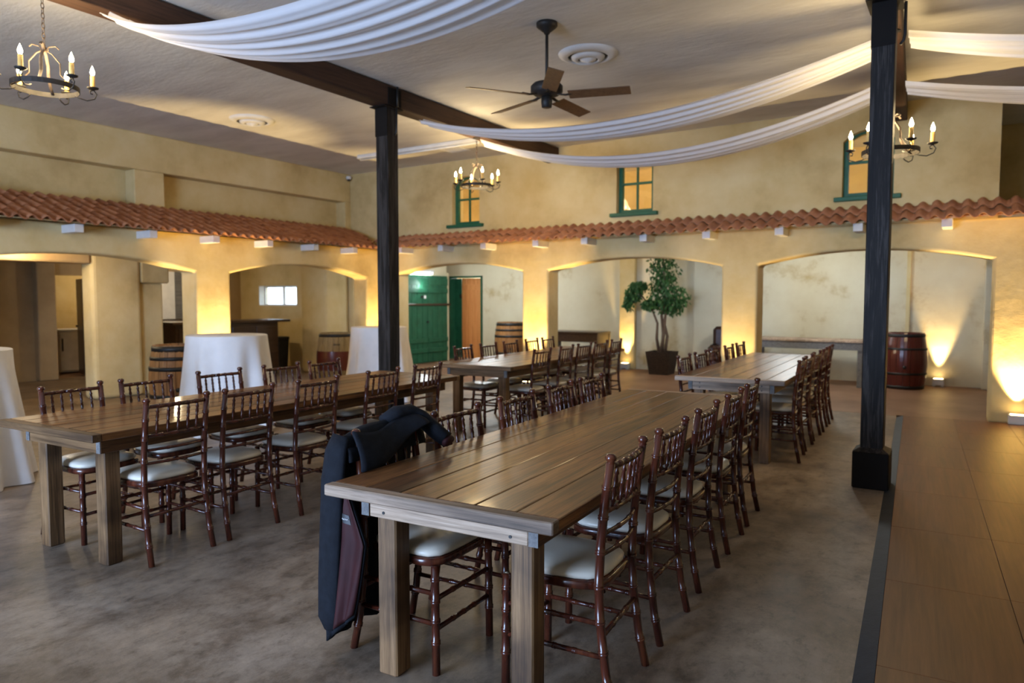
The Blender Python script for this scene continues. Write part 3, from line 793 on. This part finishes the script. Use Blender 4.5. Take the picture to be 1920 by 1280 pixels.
cocktail(-7.02, 4.99, .43, .53, 2, 'tall round cocktail table under white cloth, with an oak barrel behind it')
cocktail(-7.25, 7.69, .40, .52, 3, 'tall round cocktail table under white cloth, half hidden behind the dark post')

# ------------------------------------------------------------------ barrels
def barrel(x, y, r, h, body, label, hoops, band=None, mark=False):
    t = tag(empty('wine_barrel', (x, y, 0)), label, 'barrel', 'wine barrels')
    prof = [(r*(.84 + .16*math.sin(math.pi*k/14)), h*k/14) for k in range(15)]
    ns = 20
    for k in range(ns):
        a0, a1 = 2*math.pi*(k + .03)/ns, 2*math.pi*(k + .97)/ns
        q = MB(); vs = []
        for (pr, z) in prof:
            vs += [(pr*math.cos(a0), pr*math.sin(a0), z), (pr*1.004*math.cos((a0+a1)/2), pr*1.004*math.sin((a0+a1)/2), z), (pr*math.cos(a1), pr*math.sin(a1), z), ((pr-.025)*math.cos(a1), (pr-.025)*math.sin(a1), z), ((pr-.025)*math.cos(a0), (pr-.025)*math.sin(a0), z)]
        fs = [(5*i+j, 5*i+(j+1) % 5, 5*i+5+(j+1) % 5, 5*i+5+j) for i in range(14) for j in range(5)] + [(4,3,2,1,0), (70,71,72,73,74)]
        q.add(vs, fs)
        mm = body if not band else band
        o = q.build('stave', mm, t)
    q = MB(); q.lathe([(prof[0][0] - .026, .03), (prof[0][0] - .026, .05)], 24); q.build('head', body, t)
    q = MB(); q.lathe([(prof[-1][0] - .026, h - .05), (prof[-1][0] - .026, h - .03)], 24); q.build('head', body, t)
    def rad(z): return r*(.84 + .16*math.sin(math.pi*z/h))
    for z, wd in hoops:
        q = MB(); q.lathe([(rad(z*h) + .0045, z*h - wd/2), (rad(z*h) + .0065, z*h), (rad(z*h + wd/2) + .0045, z*h + wd/2)], 32, cap=False); solid(q.build('hoop', 'black', t), .004)
    if band:   # painted belt round the lower part
        q = MB(); q.lathe([(rad(z*h) + .004, z*h) for z in (.30, .38, .46, .54, .60, .66)], 40, cap=False); q.build('painted_band', 'barrel_red', t)
    q = MB(); q.lathe([(.028, -.004), (.028, .004)], 12, 'y', (0, 0, 0)); b = q.build('bung', 'black', t)
    ang = math.atan2(-y, -x); b.location = ((rad(h*.5) + .004)*math.cos(ang), (rad(h*.5) + .004)*math.sin(ang), h*.40); b.rotation_euler = (0, 0, ang + math.pi/2)
    if mark:
        q = MB(); 
        for i in range(6):
            a = ang - .16 + i*.06; rr = rad(h*.8) + .008
            q.box(-.012, .012, -.001, .001, h*.78, h*.82) if False else q.add([(rr*math.cos(a), rr*math.sin(a), h*.775), (rr*math.cos(a+.035), rr*math.sin(a+.035), h*.775), (rr*math.cos(a+.035), rr*math.sin(a+.035), h*.805), (rr*math.cos(a), rr*math.sin(a), h*.805)], [(0,1,2,3)])
        q.build('stencil', 'black', t)
HP = [(.04, .065), (.17, .045), (.30, .05), (.68, .05), (.82, .045), (.95, .07)]
barrel(-8.36, 5.22, .33, .90, 'barrel_oak', 'golden oak barrel with black hoops behind a white cocktail table', HP)
barrel(-9.10, 8.60, .33, .90, 'barrel_pale', 'pale barrel with a wide dark red band, standing by the left arches', [(.04, .05), (.955, .05)], 'barrel_pale', True)
barrel(-8.55, 13.25, .35, .97, 'barrel_oak', 'brown oak barrel with black hoops next to the orange door', HP)
barrel(-0.85, 13.36, .33, .92, 'barrel_red', 'glossy dark red barrel by the lit wall under the wide arch', [(.04, .05), (.28, .035), (.72, .035), (.955, .05)])

# ------------------------------------------------------------------ floor uplights
def uplight(x, y, tx, ty, power, label, size=60):
    t = tag(empty('floor_uplight', (x, y, 0), math.atan2(ty, tx) - math.pi/2), label, 'light', 'floor uplights along the walls')
    q = MB(); q.chbox(-.085, .085, -.07, .07, .025, .13, .006); q.build('housing', 'white_paint', t)
    for s in (-1, 1):
        q = MB(); q.box(s*.06 - .02, s*.06 + .02, -.06, .06, 0, .025); q.build('foot', 'white_paint', t)
    q = MB(); q.box(-.065, .065, -.05, .05, .131, .134); q.build('lens', 'lens_glow', t)
    l = bpy.data.lights.new('uplight_beam', 'SPOT'); l.energy = power; l.color = (1.0, 0.69, 0.29); l.spot_size = R(size); l.spot_blend = 0.6; l.shadow_soft_size = 0.03
    o = bpy.data.objects.new('uplight_beam', l); COL.objects.link(o); o.parent = t; o.location = (0, 0, .15); o.rotation_euler = (R(180 - 5), 0, 0)
UP = 290
uplight(-9.27, 6.58, -1, 0, UP, 'small white floor uplight at the pillar behind the cocktail tables')
uplight(-9.22, 9.78, -.7, .7, UP*.8, 'small white floor uplight in the corner where the two arcades meet')
uplight(-6.03, 9.86, 0, 1, UP, 'small white floor uplight at the pillar behind the table before the green door')
uplight(-2.71, 9.88, 0, 1, UP*.35, 'small white floor uplight at the pillar behind the blue-ended table')
uplight(0.52, 10.02, 0, 1, UP*1.2, 'small white floor uplight glaring at the pillar next to the dance floor')
uplight(-6.05, 13.84, 0, 1, UP*.6, 'small white floor uplight at the pilaster beside the potted tree', 44)
uplight(-0.38, 13.93, 0, 1, UP*.6, 'small white floor uplight at the wall beside the dark red barrel', 44)

# ------------------------------------------------------------------ chandeliers
def chandelier(x, y, zr, ztop, rot, label, power=40):
    t = tag(empty('chandelier', (x, y, zr), rot), label, 'chandelier', 'iron candle chandeliers')
    q = MB(); rr = .215
    q.lathe([(rr, -.018), (rr + .005, -.018), (rr + .005, .018), (rr, .018), (rr, -.018)], 40, cap=False, smooth=False); q.build('ring', 'iron', t)
    q = MB(); q.tube([(0, 0, .25 + .0), (0, 0, .30)], .012, 8); q.build('hub', 'iron_bronze', t)
    for k in range(4):
        a = R(45 + 90*k); d = Vector((math.cos(a), math.sin(a), 0))
        q = MB(); pts = [d*rr + Vector((0,0,0)), d*(rr*.75) + Vector((0,0,.03)), d*.10 + Vector((0,0,.10)), d*.10 + Vector((0,0,.18)), d*.05 + Vector((0,0,.245)), d*.015 + Vector((0,0,.265)), d*.03 + Vector((0,0,.295)), d*.075 + Vector((0,0,.305)), d*.095 + Vector((0,0,.285))]
        q.tube(pts, .007, 8, flat=(1.6, .6)); q.build('strap', 'iron_bronze', t)
    for k in range(6):
        a = 2*math.pi*k/6; d = Vector((math.cos(a), math.sin(a), 0))
        arm = MB(); pts = [d*(rr - .03) + Vector((0,0,-.03)), d*rr + Vector((0,0,-.045)), d*(rr + .05) + Vector((0,0,-.055)), d*(rr + .10) + Vector((0,0,-.035)), d*(rr + .115) + Vector((0,0,.0)), d*(rr + .095) + Vector((0,0,.03)), d*(rr + .07) + Vector((0,0,.02)), d*(rr + .075) + Vector((0,0,.0)), d*(rr + .09) + Vector((0,0,.0))]
        arm.tube(pts, .005, 6); ao = arm.build('arm', 'iron', t)
        cp = d*(rr + .09)
        q = MB(); q.lathe([(.012, .030), (.038, .040), (.042, .048), (.014, .046)], 10, c=cp); q.build('drip_pan', 'iron', ao)
        q = MB(); q.lathe([(.0155, .046), (.0165, .06), (.0155, .135), (.012, .138)], 12, c=cp); cd = q.build('candle', 'candle', t)
        q = MB(); q.lathe([(.009, .138), (.016, .155), (.0165, .165), (.011, .185), (.004, .203), (.0008, .212)], 10, c=cp); q.build('bulb', 'bulb', cd)
    q = MB(); n = int((ztop - zr - .30)/.036)
    for i in range(n + 1):
        z = .30 + i*.036; pl = i % 2
        pts = []
        for j in range(11):
            a = 2*math.pi*j/10; hx, hz = .011*math.cos(a), .024*math.sin(a)
            pts.append((hx, 0, z + hz) if pl else (0, hx, z + hz))
        q.tube(pts, .003, 5, cap=False)
    q.build('chain', 'iron_bronze', t)
    q = MB(); q.lathe([(.05, ztop - zr - .012), (.05, ztop - zr)], 16); q.build('ceiling_rose', 'iron', t)
    l = bpy.data.lights.new('candle_glow', 'POINT'); l.energy = power; l.color = (1.0, .74, .38); l.shadow_soft_size = .28
    o = bpy.data.objects.new('candle_glow', l); COL.objects.link(o); o.parent = t; o.location = (0, 0, .17)
chandelier(-5.80, 2.64, 3.03, 3.70, R(8), 'iron ring chandelier with candle bulbs hanging over the table by the cocktail tables')
chandelier(-5.80, 8.13, 3.04, 3.70, R(20), 'iron ring chandelier hanging before the green-framed window nearest the corner')
chandelier(-0.59, 6.82, 2.70, 3.70, R(3), 'iron ring chandelier half hidden behind the post at the dance floor')

# ------------------------------------------------------------------ ceiling fan
def fan():
    x, y = -3.26, 5.66
    t = tag(empty('ceiling_fan', (x, y, CEIL)), 'dark ceiling fan with five wooden blades on a long rod', 'ceiling fan')
    q = MB(); q.lathe([(.095, 0), (.095, -.03), (.08, -.045), (.03, -.085), (.022, -.10)], 28); q.build('canopy', 'iron', t)
    q = MB(); q.lathe([(.014, -.08), (.014, -.52)], 14); q.build('rod', 'iron', t)
    q = MB(); q.lathe([(.03, -.52), (.12, -.535), (.145, -.56), (.145, -.61), (.11, -.635), (.05, -.65)], 28); q.build('motor', 'iron', t)
    q = MB(); q.lathe([(.05, -.65), (.05, -.70), (.045, -.745), (.03, -.75)], 20); q.build('switch_housing', 'iron', t)
    for k in range(5):
        a = R(17.7 + 72*k)
        e = MB(); e.tube([(.10, 0, -.635), (.17, 0, -.645), (.24, 0, -.640)], .012, 8, flat=(1.8, .6)); br = e.build('blade_arm', 'iron', t, rot=(0, 0, a))
        b = MB(); b.chbox(.20, .75, -.068, .068, -.004, .004, .003)
        bo = b.build('blade', 'fan_blade_wood', br, (0, 0, -.645), (R(-14), 0, 0))
fan()

# ------------------------------------------------------------------ ceiling fittings
def diffuser(x, y, label):
    t = tag(empty('air_diffuser', (x, y, CEIL)), label, 'vent', 'round ceiling air diffusers')
    q = MB(); q.lathe([(.30, 0), (.295, -.012), (.21, -.045), (.20, -.03), (.21, -.0)], 40, cap=False); q.build('outer_ring', 'white_paint', t)
    q = MB(); q.lathe([(.20, -.012), (.001, -.012)], 40, cap=False); q.build('throat', 'black', t)
    q = MB(); q.lathe([(.17, -.03), (.165, -.045), (.11, -.07), (.10, -.055)], 36, cap=False); q.build('middle_cone', 'white_paint', t)
    q = MB(); q.lathe([(.085, -.05), (.08, -.062), (.001, -.09)], 30, cap=False); q.build('inner_cone', 'white_paint', t)
diffuser(-3.31, 6.58, 'round white air diffuser in the ceiling beside the fan')
diffuser(-8.38, 6.43, 'round white air diffuser in the ceiling above the left tile roof')
def strip_light():
    t = tag(empty('strip_light', (-7.62, 9.0, CEIL)), 'long unlit white fluorescent batten on the ceiling behind the post', 'ceiling light')
    q = MB(); q.chbox(-1.3, 1.3, -.04, .04, -.06, -.001, .006); q.build('housing', 'white_paint', t)
    q = MB(); q.lathe([(.016, -1.25), (.016, 1.25)], 12, 'x', (0, 0, -.078)); q.build('tube', 'white_paint', t)
strip_light()
def grille():
    t = tag(empty('ceiling_grille', (-7.2, 9.45, CEIL)), 'square slatted air grille in the ceiling', 'vent')
    q = MB(); q.box(-.2, .2, -.2, -.17, -.012, 0); q.box(-.2, .2, .17, .2, -.012, 0); q.box(-.2, -.17, -.17, .17, -.012, 0); q.box(.17, .2, -.17, .17, -.012, 0); q.build('frame', 'white_paint', t)
    for k in range(8):
        q = MB(); q.box(-.17, .17, -.16 + k*.042, -.14 + k*.042, -.010, -.003); q.build('slat', 'white_paint', t)
    q = MB(); q.box(-.17, .17, -.17, .17, -.002, -.0005); q.build('backing', 'iron_bronze', t)
grille()
def security_cam():
    t = tag(empty('security_camera', (-10.36, 10.18, 3.86)), 'small white dome security camera in the upper wall corner', 'camera')
    q = MB(); q.lathe([(.05, .03), (.055, 0), (.04, -.03)], 16); q.build('mount', 'white_paint', t)
    q = MB(); q.lathe([(.036, -.028), (.03, -.05), (.012, -.062)], 16); q.build('dome', 'black', t)
security_cam()

# ------------------------------------------------------------------ fabric swags between the beams
def swag(x0, x1, yc, zend, sag, wmid, label, seed, wend=.44):
    rnd = random.Random(seed); ph = [rnd.uniform(0, 6.28) for _ in range(5)]
    def fn(u, v):
        f = 4*u*(1-u)
        wd = wend + (wmid - wend)*math.sin(math.pi*u)**.8
        x = x0 + (x1-x0)*u
        s = v - .5
        z = zend - sag*f - .05*math.cos(s*math.pi)*(.4 + .6*f)
        g = .011 + .008*(1-f)
        z += g*math.sin(s*38 + ph[0] + .5*math.sin(u*5 + ph[1])) + .006*math.sin(s*71 + ph[2] + u*2)
        z += .02*(1-f)*math.sin(s*20 + ph[3])
        return (x, yc + s*wd + .02*math.sin(u*6 + ph[4]), z)
    q = MB(); q.sheet(fn, 60, 64)
    o = q.build('fabric_swag', 'drape'); tag(o, label, 'drape', 'white fabric swags under the ceiling')
    return o
swag(-5.67, -0.72, 3.20, 3.66, .55, .84, 'white fabric swag strung between the beams in front of the fan, clear of the posts', 1)
swag(-5.67, -0.72, 6.97, 3.64, .38, .72, 'white fabric swag strung between the beams directly behind the ceiling fan', 2)
swag(-5.67, -0.72, 8.26, 3.62, .46, .74, 'white fabric swag strung between the beams nearest the green-framed windows', 3)
swag(-0.48, 4.6, 6.97, 3.66, .40, .72, 'white fabric swag over the dance floor hung from the post top', 4)
swag(-0.60, 4.6, 8.5, 3.64, .36, .72, 'white fabric swag over the dance floor nearest the arches', 5)

# ------------------------------------------------------------------ potted tree
def tree():
    t = tag(empty('potted_tree', (-5.04, 13.32, 0)), 'potted ficus tree in a dark woven square planter under the middle arch', 'plant')
    q = MB(); b, tp, h = .19, .25, .45
    q.add([(-b,-b,0),(b,-b,0),(b,b,0),(-b,b,0),(-tp,-tp,h),(tp,-tp,h),(tp,tp,h),(-tp,tp,h),(-tp+.02,-tp+.02,h),(tp-.02,-tp+.02,h),(tp-.02,tp-.02,h),(-tp+.02,tp-.02,h),(-tp+.02,-tp+.02,h-.05),(tp-.02,-tp+.02,h-.05),(tp-.02,tp-.02,h-.05),(-tp+.02,tp-.02,h-.05)],
          [(3,2,1,0),(0,1,5,4),(1,2,6,5),(2,3,7,6),(3,0,4,7),(4,5,9,8),(5,6,10,9),(6,7,11,10),(7,4,8,11),(8,9,13,12),(9,10,14,13),(10,11,15,14),(11,8,12,15),(12,13,14,15)]); q.build('planter', 'basket', t)
    stems = [[(0,0,.4),(.02,0,.8),(-.02,.0,1.15),(.06,0,1.6),(.02,0,2.0),(0,.02,2.35)], [(.05,.03,.4),(.10,.02,.75),(.03,0,1.05),(.12,.05,1.45),(.3,.05,1.65)], [(-.06,0,.4),(-.12,.02,.7),(-.10,0,1.0),(-.25,0,1.35),(-.5,-.02,1.6)], [(-.02,-.05,.4),(.05,-.03,.8),(.08,-.03,1.2),(-.02,-.02,1.7)]]
    for s in stems:
        q = MB(); q.tube(s, [.034 - .022*i/(len(s)-1) for i in range(len(s))], 7); q.build('stem', 'bark', t)
    cl = [((-.02,0,2.26), .24, .22), ((.02,0,2.04), .28, .24), ((.02,0,1.82), .26, .22), ((.0,.02,1.60), .27, .22), ((-.03,0,1.40), .30, .17), ((.34,0,1.52), .20, .20), ((.18,.05,1.34), .20, .15),
          ((-.50,-.02,1.74), .17, .10), ((-.60,-.02,1.60), .17, .14), ((-.70,-.02,1.44), .10, .16), ((-.26,0,1.38), .15, .10)]
    rnd = random.Random(5); q = MB()
    for c, rx, rz_ in cl:
        for _ in range(190):
            while True:
                d = Vector((rnd.uniform(-1,1), rnd.uniform(-1,1), rnd.uniform(-1,1)))
                if d.length < 1: break
            p = Vector((c[0] + d.x*rx*1.15, c[1] + d.y*rx*.9, c[2] + d.z*rz_*1.15))
            ax = Vector((rnd.uniform(-1,1), rnd.uniform(-1,1), rnd.uniform(-1.9,-.3))).normalized(); sd = ax.cross(Vector((rnd.uniform(-1,1), rnd.uniform(-1,1), .5))).normalized()
            ln, wd = rnd.uniform(.07, .11), rnd.uniform(.018, .028)
            nn = ax.cross(sd)*.006
            q.add([p, p + ax*ln*.5 + sd*wd + nn, p + ax*ln, p + ax*ln*.5 - sd*wd + nn], [(0,1,2),(0,2,3)])
    f = q.build('foliage', 'leaf', t); f['kind'] = 'stuff'
tree()

# ------------------------------------------------------------------ furniture under the arches
def sideboard():
    t = tag(empty('console_table', (-6.85, 13.2, 0)), 'dark wood console table with an open shelf under the middle arch', 'table')
    q = MB(); q.chbox(-.62, .62, -.32, .32, .77, .81, .006); q.build('top', 'dark_wood', t)
    q = MB(); q.box(-.58, .58, -.30, -.27, .60, .77); q.build('front_rail', 'dark_wood', t)
    for s in (-1, 1):
        q = MB(); q.box(s*.58 - .02, s*.58 + .02, -.28, .28, .05, .77); q.build('side_panel', 'dark_wood', t)
    q = MB(); q.box(-.56, .56, -.28, .28, .18, .21); q.build('shelf', 'dark_wood', t)
    for sx in (-1, 1):
        for sy in (-1, 1): q = MB(); q.box(sx*.58 - .03, sx*.58 + .03, sy*.28 - .03, sy*.28 + .03, 0, .77); q.build('leg', 'dark_wood', t)
sideboard()
def work_table():
    t = tag(empty('serving_table', (-2.35, 13.35, 0), R(-3)), 'long serving table with pale top and grey apron under the wide arch', 'table')
    for k in range(3): q = MB(); q.chbox(-.98, .98, -.36 + k*.24 + .002, -.36 + (k+1)*.24 - .002, .745, .78, .004); q.build('plank', 'worn_wood', t)
    for s in (-1, 1): q = MB(); q.box(-.93, .93, s*.33 - .015, s*.33 + .015, .62, .744); q.build('apron', 'endgrain', t)
    for sx in (-1, 1):
        for sy in (-1, 1): q = MB(); q.chbox(sx*.89 - .04, sx*.89 + .04, sy*.29 - .04, sy*.29 + .04, 0, .744, .005); q.build('leg', 'endgrain', t)
work_table()
def armchair():
    t = tag(empty('armchair', (-3.72, 13.42, 0), R(10)), 'brown leather armchair beside the wide pilaster', 'chair')
    q = MB(); q.chbox(-.36, .36, -.33, .33, .06, .34, .03); bevel(q.build('base', 'leather', t), .03, 3)
    q = MB(); q.chbox(-.26, .26, -.35, .2, .34, .46, .03); q.build('seat_cushion', 'leather', t)
    q = MB(); q.chbox(-.36, .36, .2, .38, .30, .95, .06); q.build('backrest', 'leather', t)
    for s in (-1, 1): q = MB(); q.chbox(s*.32 - .07, s*.32 + .07, -.33, .25, .30, .62, .05); q.build('armrest', 'leather', t)
    for sx in (-1, 1):
        for sy in (-1, 1): q = MB(); q.box(sx*.3 - .025, sx*.3 + .025, sy*.28 - .025, sy*.28 + .025, 0, .07); q.build('leg', 'dark_wood', t)
armchair()
def bar():
    t = tag(empty('bar_counter', (-11.75, 8.25, 0)), 'dark wooden bar counter behind the left arches', 'counter')
    q = MB(); q.chbox(-.42, .42, -1.25, 1.25, 1.03, 1.075, .008); q.build('top', 'dark_wood', t)
    q = MB(); q.box(-.28, .28, -1.1, 1.05, .06, 1.03); q.build('body', 'dark_wood', t)
    for k in range(4): q = MB(); q.chbox(.28, .30, -1.05 + k*.53, -.56 + k*.53, .14, .95, .004); q.build('panel', 'dark_wood', t)
    q = MB(); q.box(-.26, .26, -1.08, 1.03, 0, .06); q.build('plinth', 'black', t)
bar()
def back_bar():
    t = tag(empty('back_bar', (-13.75, 8.5, 0)), 'dark shelf unit standing against the brown wall behind the bar', 'cabinet')
    q = MB(); q.chbox(-.3, .3, -.6, .6, 1.0, 1.04, .006); q.build('top', 'dark_wood', t)
    q = MB(); q.box(-.28, .28, -.57, .57, .0, .8); q.build('body', 'dark_wood', t)
    for s in (-1, 1): q = MB(); q.box(-.28, .28, s*.57 - .02, s*.57 + .02, .8, 1.0); q.build('side', 'dark_wood', t)
back_bar()
def bin_():
    t = tag(empty('waste_bin', (-12.35, 10.05, 0)), 'black waste bin beneath the small bright window', 'bin')
    q = MB(); q.add([(-.12,-.10,0),(.12,-.10,0),(.12,.10,0),(-.12,.10,0),(-.15,-.13,.62),(.15,-.13,.62),(.15,.13,.62),(-.15,.13,.62)], [(3,2,1,0),(0,1,5,4),(1,2,6,5),(2,3,7,6),(3,0,4,7)]); q.build('body', 'black_rubber', t)
    q = MB(); q.chbox(-.16, .16, -.14, .14, .62, .68, .01); q.build('lid', 'black', t)
bin_()
def fridge():
    t = tag(empty('chest_fridge', (-15.3, 7.2, 0)), 'low white fridge seen through the far doorway', 'fridge')
    q = MB(); q.chbox(-.3, .3, -.3, .3, .03, .84, .01); q.build('cabinet', 'white_paint', t)
    q = MB(); q.chbox(.3, .34, -.3, .3, .06, .80, .008); d = q.build('door', 'white_paint', t)
    q = MB(); q.box(.34, .36, -.27, -.25, .45, .7); q.build('handle', 'iron', d)
    q = MB(); q.chbox(-.31, .33, -.31, .31, .84, .875, .006); q.build('top', 'white_paint', t)
    for sx in (-1, 1): q = MB(); q.box(sx*.24 - .02, sx*.24 + .02, -.25, .25, 0, .03); q.build('foot', 'black', t)
fridge()
def open_leaf():
    t = struct(empty('door_3', (-14.16, 6.97, 0), R(164)))
    q = MB(); q.chbox(0, .55, -.02, .02, .02, 1.86, .004); q.build('leaf', 'dark_wood', t)
    q = MB(); q.lathe([(.02, -.05), (.02, .05)], 10, 'y', (.5, 0, .95)); q.build('door_handle', 'iron', t)
open_leaf()
def bench():
    t = tag(empty('side_bench', (-13.3, 7.05, 0), R(20)), 'small dark bench beside the dark open door', 'bench')
    q = MB(); q.chbox(-.3, .3, -.15, .15, .42, .46, .005); q.build('seat', 'dark_wood', t)
    for s in (-1, 1): q = MB(); q.box(s*.24 - .02, s*.24 + .02, -.12, .12, 0, .42); q.build('leg', 'iron', t)
bench()
def white_doorpost():
    t = struct(empty('door_4', (-14.08, 8.78, 0)))
    q = MB(); q.box(0, .03, -.42, -.02, 1.06, 2.05); q.build('leaf', 'white_paint', t)
    q = MB(); q.box(0, .025, .0, .4, 1.06, 2.05); q.build('leaf', 'endgrain', t)
white_doorpost()

# ------------------------------------------------------------------ side-room lamps, all added unseen except the green-door tube
def corridor_tube(x, y, rz, power, label, z=2.61):
    t = tag(empty('fluorescent_fixture', (x, y, z), rz), label, 'ceiling light', 'corridor fluorescent fixtures')
    q = MB(); q.chbox(-.45, .45, -.05, .05, -.05, 0, .005); q.build('housing', 'white_paint', t)
    q = MB(); q.lathe([(.018, -.43), (.018, .43)], 12, 'x', (0, 0, -.07)); q.build('tube', 'tube_light', t)
    l = bpy.data.lights.new('tube_glow', 'POINT'); l.shadow_soft_size = .2; l.energy = power; l.color = (.90, .97, 1.0)
    o = bpy.data.objects.new('tube_glow', l); COL.objects.link(o); o.parent = t; o.location = (0, 0, -.34)
corridor_tube(-10.44, 12.42, math.pi/2, 16, 'lit fluorescent tube above the green plank door', 2.14)
corridor_tube(-8.3, 12.0, 0, 52, 'added unseen fluorescent fixture in the corridor behind the middle arch')  # fixture added out of view to light the corridor
corridor_tube(-2.4, 12.3, 0, 40, 'added unseen fluorescent fixture in the corridor behind the wide arch')  # second unseen corridor fixture, added for its light
corridor_tube(-10.4, 14.75, 0, 40, 'added unseen fluorescent fixture inside the orange doorway', 2.48)  # unseen fixture added to light the space behind the orange door
def added_lamp_fixture(x, y, z, power, label, col=(1, .82, .55)):  # round lamp added out of sight so its room is lit
    t = tag(empty('added_ceiling_lamp', (x, y, z)), label, 'ceiling light', 'added lamps lighting the side rooms')
    q = MB(); q.lathe([(.10, 0), (.10, -.015), (.08, -.02)], 20); q.build('base', 'white_paint', t)
    q = MB(); q.lathe([(.085, -.02), (.08, -.05), (.05, -.08), (.01, -.09)], 20, cap=False); q.build('globe', 'bulb', t)
    l = bpy.data.lights.new('added_lamp_glow', 'POINT'); l.energy = power; l.color = col; l.shadow_soft_size = .1
    o = bpy.data.objects.new('added_lamp_glow', l); COL.objects.link(o); o.parent = t; o.location = (0, 0, -.22)
added_lamp_fixture(-10.28, 4.3, 2.299, 22, 'added unseen ceiling lamp inside the left arcade passage')  # passage, bar and alcove lamps are unseen additions for light
added_lamp_fixture(-12.9, 8.0, 2.299, 16, 'added unseen ceiling lamp over the bar counter')
added_lamp_fixture(-15.3, 8.1, 2.299, 6, 'added unseen ceiling lamp in the alcove with the fridge', (1, .9, .75))
added_lamp_fixture(-6.3, 11.0, 3.99, 28, 'added unseen ceiling lamp in the upper room behind the middle window')  # upper-room lamps added, hidden from view, to light the windows from behind
added_lamp_fixture(-2.9, 11.0, 3.99, 28, 'added unseen ceiling lamp in the upper room behind the window above the wide arch')
added_lamp_fixture(-9.6, 11.0, 3.99, 22, 'added unseen ceiling lamp in the upper room behind the corner window')
